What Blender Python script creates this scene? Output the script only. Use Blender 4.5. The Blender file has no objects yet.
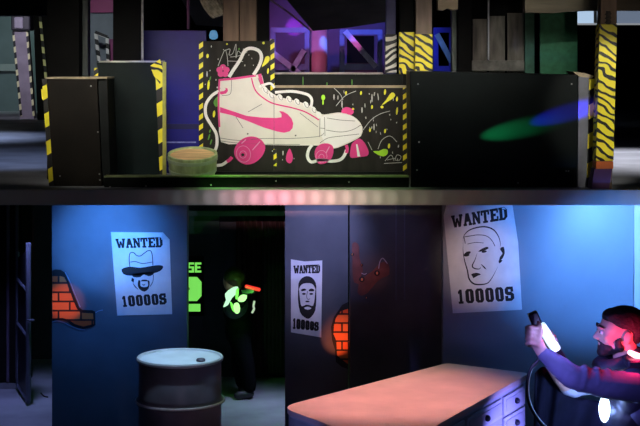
import bpy, bmesh, math, random
from mathutils import Vector, Matrix, geometry, noise
random.seed(7)
F, HY, CZ = 1500.0, 57.0, 2.88
SC = bpy.context.scene
COL = SC.collection
def P(x, y, D): return Vector(((x-320)*D/F, D, CZ-(y-HY)*D/F))
DECK = P(0, 190, 10).z           # top of the upper deck
SOFF = P(0, 205, 10).z           # its underside
# ------------------------------------------------------------------ materials
MATS = {}
def mat(name, col, rough=.6, var=.12, scale=6, metal=0, bump=.05, emit=None, es=1, spec=.5, stretch=(1,1,1)):
    if name in MATS: return MATS[name]
    m = bpy.data.materials.new(name); m.use_nodes = True; MATS[name] = m
    N, L = m.node_tree.nodes, m.node_tree.links
    b = N['Principled BSDF']; b.inputs['Roughness'].default_value = rough; b.inputs['Metallic'].default_value = metal
    b.inputs['Specular IOR Level'].default_value = spec
    tc = N.new('ShaderNodeTexCoord'); mp = N.new('ShaderNodeMapping'); mp.inputs['Scale'].default_value = stretch
    L.new(tc.outputs['Object'], mp.inputs['Vector'])
    nz = N.new('ShaderNodeTexNoise'); nz.inputs['Scale'].default_value = scale; nz.inputs['Detail'].default_value = 6
    L.new(mp.outputs[0], nz.inputs['Vector'])
    rp = N.new('ShaderNodeValToRGB'); e = rp.color_ramp.elements
    e[0].position = .3; e[1].position = .7
    e[0].color = tuple(max(0, c*(1-var)) for c in col)+(1,); e[1].color = tuple(min(1, c*(1+var)) for c in col)+(1,)
    L.new(nz.outputs['Fac'], rp.inputs['Fac']); L.new(rp.outputs[0], b.inputs['Base Color'])
    if bump:
        bp = N.new('ShaderNodeBump'); bp.inputs['Strength'].default_value = bump; bp.inputs['Distance'].default_value = .02
        L.new(nz.outputs['Fac'], bp.inputs['Height']); L.new(bp.outputs[0], b.inputs['Normal'])
    if emit:
        b.inputs['Emission Color'].default_value = tuple(emit)+(1,); b.inputs['Emission Strength'].default_value = es
    return m
def tape(name, period=.045, ang=45, c1=(.95,.82,.03), c2=(.01,.01,.01), distort=0, ns=8, duty=.5):
    if name in MATS: return MATS[name]
    m = mat(name, c1, .45, 0, 5, bump=0); N, L = m.node_tree.nodes, m.node_tree.links
    b = N['Principled BSDF']; tc = N.new('ShaderNodeTexCoord'); sx = N.new('ShaderNodeSeparateXYZ')
    src = tc.outputs['Object']
    if distort:
        nz = N.new('ShaderNodeTexNoise'); nz.inputs['Scale'].default_value = ns; nz.inputs['Detail'].default_value = 1
        mx = N.new('ShaderNodeVectorMath'); mx.operation = 'SCALE'; mx.inputs['Scale'].default_value = distort
        ad = N.new('ShaderNodeVectorMath'); L.new(src, nz.inputs['Vector']); L.new(nz.outputs['Color'], mx.inputs[0])
        L.new(src, ad.inputs[0]); L.new(mx.outputs[0], ad.inputs[1]); src = ad.outputs[0]
    L.new(src, sx.inputs[0])
    a = math.radians(ang)
    def M(op, p, q):
        n = N.new('ShaderNodeMath'); n.operation = op
        for i, v in enumerate((p, q)):
            if isinstance(v, (int, float)): n.inputs[i].default_value = v
            elif v is not None: L.new(v, n.inputs[i])
        return n.outputs[0]
    s = M('ADD', M('MULTIPLY', sx.outputs['X'], math.sin(a)), M('MULTIPLY', sx.outputs['Z'], math.cos(a)))
    s = M('ADD', s, M('MULTIPLY', sx.outputs['Y'], .6*math.sin(a)))
    f = M('FRACT', M('DIVIDE', s, period), 0); g = M('GREATER_THAN', f, duty)
    mix = N.new('ShaderNodeMix'); mix.data_type = 'RGBA'; L.new(g, mix.inputs['Factor'])
    mix.inputs['A'].default_value = tuple(c1)+(1,); mix.inputs['B'].default_value = tuple(c2)+(1,)
    for l in list(b.inputs['Base Color'].links): L.remove(l)
    L.new(mix.outputs['Result'], b.inputs['Base Color']); return m
def glow(name, col, s): return mat(name, (.03,.03,.03), .5, 0, 3, bump=0, emit=col, es=s)
def planks(name, c1, c2, w=.12, rough=.6):
    """boards side by side: a wood grain with dark joints"""
    m = mat(name, c1, rough, .35, 9, stretch=(3,3,.35), bump=.15); return m
def brickmat(name):
    if name in MATS: return MATS[name]
    m = mat(name, (.8,.12,.02), .6, 0, 5, bump=0); N, L = m.node_tree.nodes, m.node_tree.links; b = N['Principled BSDF']
    tc = N.new('ShaderNodeTexCoord'); mp = N.new('ShaderNodeMapping'); mp.inputs['Rotation'].default_value = (math.pi/2, 0, 0)
    br = N.new('ShaderNodeTexBrick'); br.inputs['Scale'].default_value = 1
    br.inputs['Brick Width'].default_value = .16; br.inputs['Row Height'].default_value = .066; br.inputs['Mortar Size'].default_value = .008
    br.inputs['Mortar Smooth'].default_value = .4
    br.inputs['Color1'].default_value = (.95,.10,.012,1); br.inputs['Color2'].default_value = (.85,.24,.05,1); br.inputs['Mortar'].default_value = (.02,.004,.003,1)
    L.new(tc.outputs['Object'], mp.inputs['Vector']); L.new(mp.outputs[0], br.inputs['Vector'])
    for l in list(b.inputs['Base Color'].links): L.remove(l)
    L.new(br.outputs['Color'], b.inputs['Base Color']); return m
# ------------------------------------------------------------------ mesh helpers
def B(): return bmesh.new()
def box(bm, x0, x1, y0, y1, z0, z1):
    r = bmesh.ops.create_cube(bm, size=1); vs = r['verts']
    for v in vs: v.co = Vector(((x0+x1)/2+v.co.x*(x1-x0), (y0+y1)/2+v.co.y*(y1-y0), (z0+z1)/2+v.co.z*(z1-z0)))
    return bm
def pbox(bm, x0, y0, x1, y1, D, depth, floor=None):
    a, b = P(x0, y0, D), P(x1, y1, D); zb = b.z if floor is None else floor
    return box(bm, min(a.x,b.x), max(a.x,b.x), D, D+depth, min(zb,a.z), max(zb,a.z))
def poly(bm, pts, th=.002, dr=Vector((0,1,0))):
    """a prism over a flat outline given as world points; extruded along dr"""
    n = len(pts); fr = [bm.verts.new(p) for p in pts]; bk = [bm.verts.new(p+dr*th) for p in pts]
    tri = geometry.tessellate_polygon([pts])
    nn = Vector((0,0,0))
    for i in range(n):
        a, b = pts[i], pts[(i+1) % n]; nn += a.cross(b)
    for t in tri:
        for L_, flip in ((fr, 0), (bk, 1)):
            try: bm.faces.new([L_[k] for k in (t if not flip else t[::-1])])
            except ValueError: pass
    for i in range(n):
        j = (i+1) % n
        try: bm.faces.new((fr[i], bk[i], bk[j], fr[j]))
        except ValueError: pass
    return bm
def ppoly(bm, pts, D, th=.002): return poly(bm, [P(x, y, D) for x, y in pts], th)
def smooth(pts, n=5, closed=False):
    out = []; N = len(pts); rng = range(N if closed else N-1)
    g = (lambda i: pts[i % N]) if closed else (lambda i: pts[min(max(i,0),N-1)])
    for i in rng:
        p0, p1, p2, p3 = g(i-1), g(i), g(i+1), g(i+2)
        for k in range(n):
            t = k/n
            out.append(tuple(.5*((2*b)+(-a+c)*t+(2*a-5*b+4*c-d)*t*t+(-a+3*b-3*c+d)*t**3) for a,b,c,d in zip(p0,p1,p2,p3)))
    if not closed: out.append(tuple(pts[-1]))
    return out
def stroke(bm, pts, w, D, th=.0015, sm=4, taper=False):
    p = smooth(pts, sm) if sm and len(pts) > 2 else list(pts)
    L_, R_ = [], []
    for i, (x, y) in enumerate(p):
        a, b = p[max(i-1,0)], p[min(i+1,len(p)-1)]; dx, dy = b[0]-a[0], b[1]-a[1]; l = math.hypot(dx,dy) or 1
        ww = w/2*(1 if not taper else max(.12, math.sin(math.pi*min(max(i/(len(p)-1),.02),.98))))
        L_.append((x-dy/l*ww, y+dx/l*ww)); R_.append((x+dy/l*ww, y-dx/l*ww))
    for i in range(len(p)-1):
        q = [P(*v, D) for v in (L_[i], L_[i+1], R_[i+1], R_[i])]
        f = [bm.verts.new(v) for v in q]; g = [bm.verts.new(v+Vector((0,th,0))) for v in q]
        bm.faces.new(f); bm.faces.new(g[::-1])
        for k in range(4): bm.faces.new((f[k], g[k], g[(k+1)%4], f[(k+1)%4]))
    return bm
def ell(cx, cy, rx, ry, n=28, rot=0):
    c, s = math.cos(rot), math.sin(rot)
    return [(cx+rx*math.cos(t)*c-ry*math.sin(t)*s, cy+rx*math.cos(t)*s+ry*math.sin(t)*c) for t in [2*math.pi*i/n for i in range(n)]]
def tube(bm, pts, r, n=8, sm=4, ends=True):
    p = [Vector(v) for v in (smooth([tuple(q) for q in pts], sm) if sm and len(pts) > 2 else pts)]
    rs = r if isinstance(r, (list, tuple)) else [r]*len(p)
    rings = []; up = Vector((.13,.21,.97)).normalized()
    for i, c in enumerate(p):
        d = (p[min(i+1,len(p)-1)]-p[max(i-1,0)]).normalized(); u = d.cross(up)
        if u.length < .05: u = d.cross(Vector((1,0,0)))
        u.normalize(); v = d.cross(u)
        rings.append([bm.verts.new(c+(u*math.cos(2*math.pi*k/n)+v*math.sin(2*math.pi*k/n))*rs[i]) for k in range(n)])
    for a, b in zip(rings, rings[1:]):
        for k in range(n): bm.faces.new((a[k], a[(k+1)%n], b[(k+1)%n], b[k]))
    if ends: bm.faces.new(rings[0][::-1]); bm.faces.new(rings[-1])
    return bm
def lathe(bm, prof, c, n=48):
    rings = [[bm.verts.new((c[0]+r*math.cos(2*math.pi*k/n), c[1]+r*math.sin(2*math.pi*k/n), c[2]+z)) for k in range(n)] for r, z in prof]
    for a, b in zip(rings, rings[1:]):
        for k in range(n): bm.faces.new((a[k], a[(k+1)%n], b[(k+1)%n], b[k]))
    bm.faces.new(rings[0][::-1]); bm.faces.new(rings[-1]); return bm
def ball(bm, c, r, rot=None, seg=3):
    res = bmesh.ops.create_icosphere(bm, subdivisions=seg, radius=1); r = (r,r,r) if not isinstance(r, tuple) else r
    M = Matrix.Translation(Vector(c)) @ (rot.to_4x4() if rot else Matrix()) @ Matrix.Diagonal((*r,1))
    for v in res['verts']: v.co = M @ v.co
def cap(bm, a, ra, b, rb, seg=2):
    a, b = Vector(a), Vector(b); ball(bm, a, ra, seg=seg); ball(bm, b, rb, seg=seg)
    d = b-a
    if d.length > 1e-4:
        M = Matrix.Translation((a+b)/2) @ d.to_track_quat('Z','Y').to_matrix().to_4x4()
        bmesh.ops.create_cone(bm, cap_ends=True, segments=20, radius1=ra, radius2=rb, depth=d.length, matrix=M)
def chain(bm, pts, rs, seg=2):
    for i in range(len(pts)-1): cap(bm, pts[i], rs[i], pts[i+1], rs[i+1], seg)
def obj_split(name, bm, m, parent, **k):
    """every separate painted mark becomes an object of its own"""
    bmesh.ops.remove_doubles(bm, verts=bm.verts, dist=2e-5)
    bm.verts.index_update(); seen = set(); out = []
    for v0 in list(bm.verts):
        if v0.index in seen: continue
        st = [v0]; comp = []; seen.add(v0.index)
        while st:
            v = st.pop(); comp.append(v)
            for e in v.link_edges:
                w_ = e.other_vert(v)
                if w_.index not in seen: seen.add(w_.index); st.append(w_)
        nb = bmesh.new(); mp = {v.index: nb.verts.new(v.co) for v in comp}; fs = {f for v in comp for f in v.link_faces}
        for f in fs:
            try: nb.faces.new([mp[v.index] for v in f.verts])
            except ValueError: pass
        out.append(obj(name, nb, m, parent, **k))
    bm.free(); return out
ORG = {}
def worg(p): return ORG.get(p.name, Vector((0,0,0))) if p else Vector((0,0,0))
def tagp(o, label=None, cat=None, group=None, kind=None):
    for k, v in (('label',label),('category',cat),('group',group),('kind',kind)):
        if v: o[k] = v
    return o
def obj(name, bm, m, parent=None, bevel=0, shade=False, label=None, base=False, seg=2, recalc=True):
    if recalc: bmesh.ops.recalc_face_normals(bm, faces=bm.faces)
    o_ = worg(parent)
    if parent is None and base:
        xs = [v.co for v in bm.verts]
        o_ = Vector(((min(v.x for v in xs)+max(v.x for v in xs))/2, (min(v.y for v in xs)+max(v.y for v in xs))/2, min(v.z for v in xs)))
    for v in bm.verts: v.co -= o_
    me = bpy.data.meshes.new(name); bm.to_mesh(me); bm.free(); me.materials.append(m)
    if shade:
        for p in me.polygons: p.use_smooth = True
    o = bpy.data.objects.new(name, me); COL.objects.link(o)
    if parent: o.parent = parent
    else: o.location = o_
    ORG[o.name] = o_
    if bevel:
        b = o.modifiers.new('bevel','BEVEL'); b.width = bevel; b.segments = seg; b.limit_method = 'ANGLE'; b.harden_normals = False
    if label: o['label'] = label
    return o
def thing(name, label, cat, loc, group=None):
    o = bpy.data.objects.new(name, None); COL.objects.link(o); o.location = loc; o.empty_display_size = .1
    ORG[o.name] = Vector(loc); return tagp(o, label, cat, group)
def single(name, bm, m, label, cat, group=None, **k):
    return tagp(obj(name, bm, m, None, base=True, **k), label, cat, group)
def struct(name, bm, m, parent=None, **k):
    o = obj(name, bm, m, parent, **k)
    if not parent: o['kind'] = 'structure'
    return o
def fused(name, bm, m, parent, voxel=.006, it=6, label=None):
    """capsules and ellipsoids merged into one continuous smooth skin"""
    o = obj(name, bm, m, parent)
    r = o.modifiers.new('r','REMESH'); r.mode = 'VOXEL'; r.voxel_size = voxel
    s = o.modifiers.new('s','SMOOTH'); s.factor = .6; s.iterations = it
    dg = bpy.context.evaluated_depsgraph_get(); dg.update()
    me = bpy.data.meshes.new_from_object(o.evaluated_get(dg)); old = o.data; o.modifiers.clear(); o.data = me; bpy.data.meshes.remove(old)
    me.name = name
    if not me.materials: me.materials.append(m)
    for p in me.polygons: p.use_smooth = True
    if label: o['label'] = label
    return o
# ------------------------------------------------------------------ shared materials
blk = mat('black_painted_ply', (.009,.011,.011), .5, .35, 5, spec=.12)
blkm = mat('matt_black', (.006,.006,.006), .8, .3, 5, spec=.12)
blkwarm = mat('brown_black_ply', (.011,.009,.007), .6, .4, 4, spec=.12)
teal = mat('teal_black_ply', (.004,.009,.009), .5, .35, 5, spec=.12)
gloss = mat('gloss_black_ply', (.006,.009,.009), .4, .3, 3, bump=.02, spec=.12)
edgew = mat('bare_ply_edge', (.42,.34,.22), .7, .3, 14)
edgeg = mat('grey_board_edge', (.16,.17,.2), .6, .25, 9)
wood = mat('brown_timber', (.22,.14,.09), .65, .35, 7, stretch=(3,3,.3), bump=.2)
woodl = mat('tan_timber', (.36,.28,.18), .7, .3, 7, stretch=(.4,3,3), bump=.2)
woodd = mat('dark_timber', (.13,.10,.065), .7, .35, 7, stretch=(.4,3,3), bump=.2)
greyw = mat('weathered_grey_boards', (.17,.15,.13), .75, .5, 8, stretch=(2.5,2.5,.5), bump=.2)
tapeA = tape('yellow_black_tape', .17, -30)
tapeB = tape('fine_yellow_black_tape', .06, -35)
tapeW = tape('wrapped_yellow_black_tape', .05, 32, distort=.085, ns=9, duty=.64)
tapeZ = tape('black_white_tape', .05, -25, c1=(.85,.8,.7), distort=.1, ns=7)
steel = mat('grey_steel', (.3,.31,.33), .4, .2, 8, metal=.6)
screwm = mat('screw_metal', (.6,.6,.58), .3, .1, 8, metal=.8)
# ================================================================== SHELL
floorm = mat('dusty_grey_concrete', (.34,.35,.38), .6, .3, 2.2, bump=.12)
floorb = mat('dark_stained_concrete', (.30,.31,.34), .62, .35, 1.8, bump=.1)
struct('floor', box(B(), -6, 6, 3, 15.2, -.1, 0), floorb)
struct('floor_upper', box(B(), -6.2, 6.2, 10.05, 26.3, SOFF+.006, DECK), floorm)
fasc = mat('brushed_grey_lacquer', (.5,.5,.5), .55, .04, 3, bump=0)
struct('trim_1', box(B(), -6.2, 6.2, 9.985, 10.05, SOFF, DECK+.003), fasc, bevel=.004)
struct('ceiling', box(B(), -6.2, 6.2, 10.6, 26.3, 4.05, 4.15), blkm)
struct('wall_upper_back', box(B(), -6.2, 6.2, 26, 26.2, DECK, 4.1), blkm)
struct('wall_upper_left', box(B(), -6.2, -6.1, 10.1, 26, DECK, 4.1), blkm)
struct('wall_upper_right', box(B(), 6.1, 6.2, 10.1, 26, DECK, 4.1), blkm)
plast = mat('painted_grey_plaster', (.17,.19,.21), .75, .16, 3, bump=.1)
plastd = mat('black_painted_plaster', (.03,.032,.036), .65, .3, 3, bump=.08)
# left wall (x52-187), middle wall, dark return, right blue wall, backs
def wallpx(name, x0, x1, D, d, m, top=SOFF): 
    return struct(name, box(B(), P(x0,0,D).x, P(x1,0,D).x, D, D+d, 0, top), m)
WL, WM, WR = 10.7, 10.95, 10.6
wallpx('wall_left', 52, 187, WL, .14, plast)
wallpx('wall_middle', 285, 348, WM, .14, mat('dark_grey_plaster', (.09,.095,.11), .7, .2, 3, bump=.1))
wallpx('wall_centre', 350, 443, 10.72, .3, mat('near_black_plaster', (.045,.047,.055), .6, .3, 3, bump=.1))  # very dark plaster, darker than the walls beside it
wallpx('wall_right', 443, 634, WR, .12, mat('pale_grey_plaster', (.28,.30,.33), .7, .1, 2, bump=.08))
struct('wall_outer_left', box(B(), -6, -5.9, 3, 15, 0, SOFF), plastd)
struct('wall_back', box(B(), -6, -.95, 14.3, 14.45, 0, SOFF), plastd)
struct('wall_passage', box(B(), -.95*1.45, -.15, 13.5, 13.6, 0, SOFF), plastd)
wallpx('wall_outer_right', 634.5, 700, WR-.02, .14, mat('cream_board', (.75,.68,.72), .6, .08, 4))
# ================================================================== UPPER LEVEL
def screws(parent, pts, D):
    for x, y in pts:
        bm = B(); c = P(x, y, D); lathe(bm, [(.004,0),(.006,.002),(.003,.004)], (0,0,0), 12)
        for v in bm.verts: v.co = c+Vector((v.co.x, -v.co.z, v.co.y))
        obj('screw', bm, screwm, parent)
# --- left low crate
D = 10.3
t = thing('barricade_box', 'low brown-black plywood barricade box with striped tape down its left edge', 'barricade', P(75,186,D)+Vector((0,.2,0)))
t.location.z = DECK; ORG[t.name] = Vector(t.location)
zf = DECK
def front(bm, xs, D, depth, ytop, floor=DECK):   # tilted outline: xs = (top-left, top-right, bottom-right, bottom-left)
    pts = [P(xs[0],ytop,D), P(xs[1],ytop,D), Vector((P(xs[2],0,D).x,D,floor)), Vector((P(xs[3],0,D).x,D,floor))]
    return poly(bm, pts, depth)
obj('panel', front(B(), (47,97,102,53), D, .36, 79), blkwarm, t, bevel=.003)
obj('side_board', front(B(), (98,107,111,103), D+.02, .34, 79), blk, t, bevel=.003)
obj('top_trim', pbox(B(), 45, 77.3, 107, 78.8, D-.005, .37), edgew, t)
obj('warning_tape', front(B(), (42,46.5,53.5,49), D-.004, .01, 79), tapeA, t)
obj('warning_tape', poly(B(), [P(41,89,D-.006),P(46,91,D-.006),P(48,106,D-.006),P(42,99,D-.006)], .004), tapeA, t)
screws(t, [(98,132),(99.5,174),(60,176),(100,180),(91,86)], D-.002)
# --- second crate
D = 10.69
t = thing('barricade_box', 'teal-black barricade box with striped tape on its right edge beside the blue partition', 'barricade', Vector((P(130,0,D).x,D+.13,DECK)))
obj('panel', front(B(), (97,158,161,108), D, .26, 62.5), teal, t, bevel=.003)
obj('top_trim', pbox(B(), 99, 60.8, 161, 62.3, D-.004, .27), mat('pale_scuffed_edge', (.45,.46,.42), .6, .3, 12), t)
obj('warning_tape', front(B(), (155,162,167,160), D-.005, .01, 64), tapeA, t)
bm = B(); poly(bm, [P(150,66,D-.02),P(160,59,D-.02),P(163,70,D-.015),P(160,84,D-.012),P(154,76,D-.015)], .003)
obj('loose_tape', bm, tapeW, t)
obj('warning_tape', pbox(B(), 94, 68, 98, 76, D-.006, .005), tapeB, t)
single('yellow_pole', pbox(B(), 162.5, 62, 166, 0, 10.42, .03, DECK), mat('yellow_lit_tint', (.42,.42,.10), .5, .3, 12), 'slim yellow-green upright strip standing between the teal-black box and the keg', 'pole')  # the yellow light on this pole is put into its colour
# --- base rail across the front of the deck
D = 10.2
t = thing('floor_rail', 'long low black floor rail with a green-lit top edge below the sneaker mural', 'rail', Vector((P(258,0,D).x,D+.05,DECK)))
obj('rail_board', pbox(B(), 104, 177.5, 409, 0, D, .1, DECK), blk, t, bevel=.002)
obj('top_edge', pbox(B(), 104, 176, 409, 177.4, D-.004, .11), mat('worn_green_edge', (.28,.33,.16), .55, .35, 12), t)
screws(t, [(110,187),(146,186),(211,185),(276,181),(349,182)], D-.002)
# --- mural
D = 10.8
t = thing('sneaker_mural', 'black wooden mural board painted with a white and pink high-top roller sneaker', 'mural', Vector((P(300,0,D).x,D+.03,DECK)))
board = mat('charcoal_board', (.030,.028,.024), .7, .25, 5, stretch=(3,3,.5), spec=.15)
obj('tall_board', pbox(B(), 200, 41, 273.6, 0, D, .05, DECK), board, t, bevel=.002)
obj('wide_board', pbox(B(), 273.9, 88, 409, 0, D+.001, .05, DECK), board, t, bevel=.002)
obj('bottom_batten', pbox(B(), 215, 171.5, 404, 176, D-.02, .018), blk, t)
obj('top_trim', pbox(B(), 274, 85.5, 409, 87.8, D-.006, .06), edgew, t)
for x0, y0, x1, y1 in ((199,41,203,152),(270.5,39,274.5,93),(273.5,149,276.5,166),(403,86,408,173)):
    obj('warning_tape', pbox(B(), x0, y0, x1, y1, D-.004, .004), tapeB, t)
d = D-.004
white = mat('white_paint', (.86,.82,.74), .6, .05, 8); whiteb = mat('bright_white_paint', (.95,.93,.9), .6, .03, 8)
pink = mat('hot_pink_paint', (.85,.05,.28), .5, .08, 8); pinkl = mat('light_pink_paint', (.9,.35,.6), .5, .05, 8)
yel = mat('yellow_paint', (.92,.85,.04), .5, .06, 8); lime = mat('lime_green_paint', (.45,.85,.03), .5, .06, 8)
gline = mat('grey_line_paint', (.16,.14,.13), .7, .1, 8); dgreen = mat('green_paint', (.10,.32,.04), .6, .1, 8); chalk = mat('chalk_white_paint', (.55,.55,.52), .7, .2, 30)
ink = mat('black_ink', (.012,.011,.011), .7, .1, 8)
body = [(220,80),(230,78),(256,75),(261,74),(263,79),(265,86),(272,93),(280,97),(288,99),(300,102),(312,107),(321,114),(328,114),(338,112.5),(348,114),(357,119),(362.5,127),(361,136),(352,141.5),(342,146),(334,148.5),(326,146),(315,145.5),(300,145.5),(270,145),(240,144),(221,142),(219,120),(218.5,105),(218.8,92)]
obj('painted_shoe', ppoly(B(), smooth(body,2,True), d, .003), white, t)
toe = [(320,118),(330,115),(340,113.5),(349,115),(357,120),(361.5,127),(360,135),(350,141),(341,145),(334,147.5),(327,145),(322,137)]
e = d-.0015
bm = B(); ppoly(bm, smooth(toe,2,True), e, .0015); obj('painted_toe_cap', bm, whiteb, t)
e2 = d-.003
bm = B()
stroke(bm, [(219.5,80),(235,78.5),(256,75.5)], 2.2, e2)
stroke(bm, [(219.5,79),(218.8,92),(218.6,108),(219.5,127)], 1.8, e2)
stroke(bm, [(251.5,78),(253.5,86),(257,92.5),(264,98.5),(272,103),(281,105.4),(291,107.5),(303,111),(311,115),(319,120)], 1.3, e2)
stroke(bm, [(259.5,74),(262,84)], 3.6, e2, sm=0)
sw = [(220,107),(232,111),(246.5,115.8),(262,117.6),(276,118),(281.5,117.2),(281.5,114),(279,111),(283,111.5),(287.5,114),(291.5,118.5),(293.2,123),(292.6,128),(289.5,131.4),(284,132.7),(277.5,131.6),(263.7,127.5),(246.5,120.6),(232,115.3),(220,112.5)]
ppoly(bm, sw, e2, .0015)
ppoly(bm, [(220,91.5),(224,91),(226,89),(224.5,87.5),(227.5,88.5),(228,91),(226,93.5),(222,94.5),(220,94)], e2, .0015)
obj_split('pink_swoosh_or_piping', bm, pink, t)
bm = B()
for pts in ([(220,138),(240,140.5),(262,138.5),(290,138.5),(318,136.5),(324,133)], [(222,95.5),(228,95),(231,92),(231.5,80)], [(320,118),(319.5,137)], [(324.5,117),(325,136)], [(319.5,128),(325,128.5)],
            [(326,130),(340,132),(352,130),(361,125)], [(320,143),(328,138),(342,136),(359,134)], [(327,118),(340,120),(355,121)], [(221,141),(240,143.2),(270,144.3),(300,144.5)], [(274,97),(274,144)],
            [(236,117),(243,128)], [(262,104),(248,112)], [(300,113),(318,127)], [(258,78),(262,87),(268,94)]):
    stroke(bm, pts, .45, e2)
for x, y in ((247.7,133.8),(295.6,135.5)): ppoly(bm, ell(x,y,.9,.8,10), e2, .001)
obj_split('outline_stroke', bm, gline, t)
# laces
bm = B()
stroke(bm, [(229,77),(233,70.5),(240,60),(245,50.5),(251.5,48.3),(259,51),(261.5,57.5),(259,66),(253.5,75)], 3.4, e2)
stroke(bm, [(219,91),(212,95.5),(206.5,103),(205.3,110),(206.5,117),(211.5,125.5),(216.3,134),(216.8,145),(213.5,153),(209,157)], 3, e2)
stroke(bm, [(216,165.5),(222,164.8),(227,161.5)], 3, e2)
stroke(bm, [(312,145),(308.6,150),(307.6,157),(311.5,162),(320.6,159.8),(331,161.2),(339.5,160),(344,156),(346.5,150)], 3.1, e2)
stroke(bm, [(259,87),(264,84.8),(270.6,83.5),(274.5,88)], 2.4, e2)
stroke(bm, [(275,92.4),(291,91.3),(303,93.2),(309,95.5),(311.8,100),(311,107)], 2.8, e2)
for x, y in ((265,90),(271,95.5),(280,97.5),(289,99.5),(297,102),(306,105),(313.5,110),(319,115)):
    ppoly(bm, ell(x, y, 2.6, 3.7, 14, -.5), e2-.0015, .0015)
obj_split('painted_lace', bm, whiteb, t)
bm = B()
for x, y in ((265,90),(271,95.5),(280,97.5),(289,99.5),(297,102),(306,105),(313.5,110)):
    stroke(bm, ell(x+.5,y,1.6,2.8,10,-.5)[:8], .4, e2-.003)
obj_split('lace_outline', bm, gline, t)
bm = B()
stroke(bm, [(227,161.5),(230,159.5),(232,157)], 3.4, e2-.001)
stroke(bm, [(346.5,153),(347.3,149),(346.3,145)], 3.1, e2-.001)
obj_split('pink_lace_tip', bm, pink, t)
# wheels
def wheel(pts, hub, rings, hl):
    bm = B(); ppoly(bm, smooth(pts,3,True), e2, .0015); w = obj('painted_wheel', bm, pink, t)
    bm = B()
    for r in rings: stroke(bm, ell(*r)+[ell(*r)[0]], .5, e2-.0015, .001)
    for h in hl: stroke(bm, h, 1, e2-.0015, .001)
    obj('wheel_highlight', bm, pinkl, w)
    if hub: obj('wheel_hub', ppoly(B(), ell(*hub), e2-.003, .001), ink, w)
wheel([(234.3,150),(237,144),(243,138.6),(251,136.4),(259,138.3),(264.5,144),(264.8,150.5),(261,157.5),(254,163),(246,164.5),(239,161.5),(234.8,156)], (242.8,154.8,1.6,1.5),
      [(243.5,154,7,8.2,24,-.2),(243,154.5,3.3,3.6,18,0)], [[(252.5,150),(260,141.5)],[(241.5,143.5),(246,139.5)]])
wheel([(314.8,156),(315.5,149),(320,144.5),(327,143.4),(332.5,146),(333.5,152),(331,159),(325,163.5),(318.5,163.5)], None,
      [(321.5,156.5,5.5,6,20,0),(321.5,157,2.6,2.8,16,0)], [[(326,153),(329.5,146.5)]])
bm = B()
ppoly(bm, smooth([(349.8,155.5),(350.6,148.5),(352,143.5),(356,140),(360,138.6),(364.4,142.5),(367,147),(368.7,152),(367.3,155.8),(360,157),(352,158)],2,True), e2, .0015)
obj('painted_toe_stop', bm, pink, t); bm = B()
ppoly(bm, smooth([(341.3,112.5),(343,108.5),(347,107),(351.5,108.7),(354,111.8),(351,115),(346,113.6)],2,True), d-.001, .001)
obj('painted_wheel_tip', bm, pink, t)
bm = B(); ppoly(bm, [(356,144),(357.6,144.5),(360.4,156.5),(357.4,156.5)], e2-.0015, .001); obj('stop_highlight', bm, whiteb, t)
# flower and splatter
bm = B()
for k in range(5):
    a = 2*math.pi*k/5-math.pi/2; ppoly(bm, ell(223+3.7*math.cos(a), 71+3.7*math.sin(a), 3.1, 3.1, 14), d+.0002*k, .003)
obj('pink_flower', bm, pink, t); bm = B()
ppoly(bm, smooth([(289.5,148.5),(291.5,152),(293,158),(291,163),(287.5,162.5),(285.8,159),(287,153)],2,True), d, .003)
obj('pink_paint_drop', bm, pink, t)
rng = random.Random(3)
def bits(bm, n, reg, hr, wr):
    for _ in range(n):
        x = rng.uniform(reg[0],reg[2]); y = rng.uniform(reg[1],reg[3]); h = rng.uniform(*hr); w = rng.uniform(*wr)
        ppoly(bm, ell(x,y,w,h,8,rng.uniform(-.25,.25)), d+rng.uniform(-.001,0), .003)
bm = B()
ppoly(bm, smooth([(261.8,67),(264,61),(265.5,57),(268.5,56),(269.8,58.5),(268,62.5)],2,True), d, .003)
ppoly(bm, smooth([(381.5,105.6),(386,100),(390,94),(393,92.5),(395.3,95),(393,98.5),(388,101.5)],2,True), d, .003)
for x,y,w,h in ((207.5,56,1.3,2.2),(227,44,1,1),(263.5,43,1.3,1.3),(208.5,85,1.2,5),(268,71,1,3),(214,114,1.3,3.5),(346,93,1,2),(361,93,1,2),(385,92,1.1,3),(397,99,1,2.5),(353,109,1.2,1.2),(370,130,1,2),(397,111,1,4),(389,146,1.2,2.5),(385,131,1,2.2),(382,107,1.6,1.4),(372,107,1,2)):
    ppoly(bm, ell(x,y,w,h,10,.1), d, .003)
obj_split('yellow_paint_drop', bm, yel, t)
bm = B()
ppoly(bm, smooth([(373,151.2),(379,151),(383.5,149),(387.5,149.8),(387.5,154),(383.5,156.5),(378,154.8)],2,True), d, .003)
ppoly(bm, ell(323.2,97.5,2,2.8,12), d, .003); ppoly(bm, ell(323,102,.8,3,8), d, .003)
obj_split('lime_paint_drop', bm, lime, t)
bm = B()
ppoly(bm, smooth([(213.5,103),(215,99),(219,96),(219,104),(216,107)],2,True), d+.001, .003)
for x,y,w,h in ((210,79,.7,3),(239,49,.9,1.2),(209,137,.8,3.5),(211,142,.8,3),(210,131,.8,2)): ppoly(bm, ell(x,y,w,h,8,.3), d, .003)
obj_split('green_paint_drop', bm, dgreen, t)
bm = B()
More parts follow.
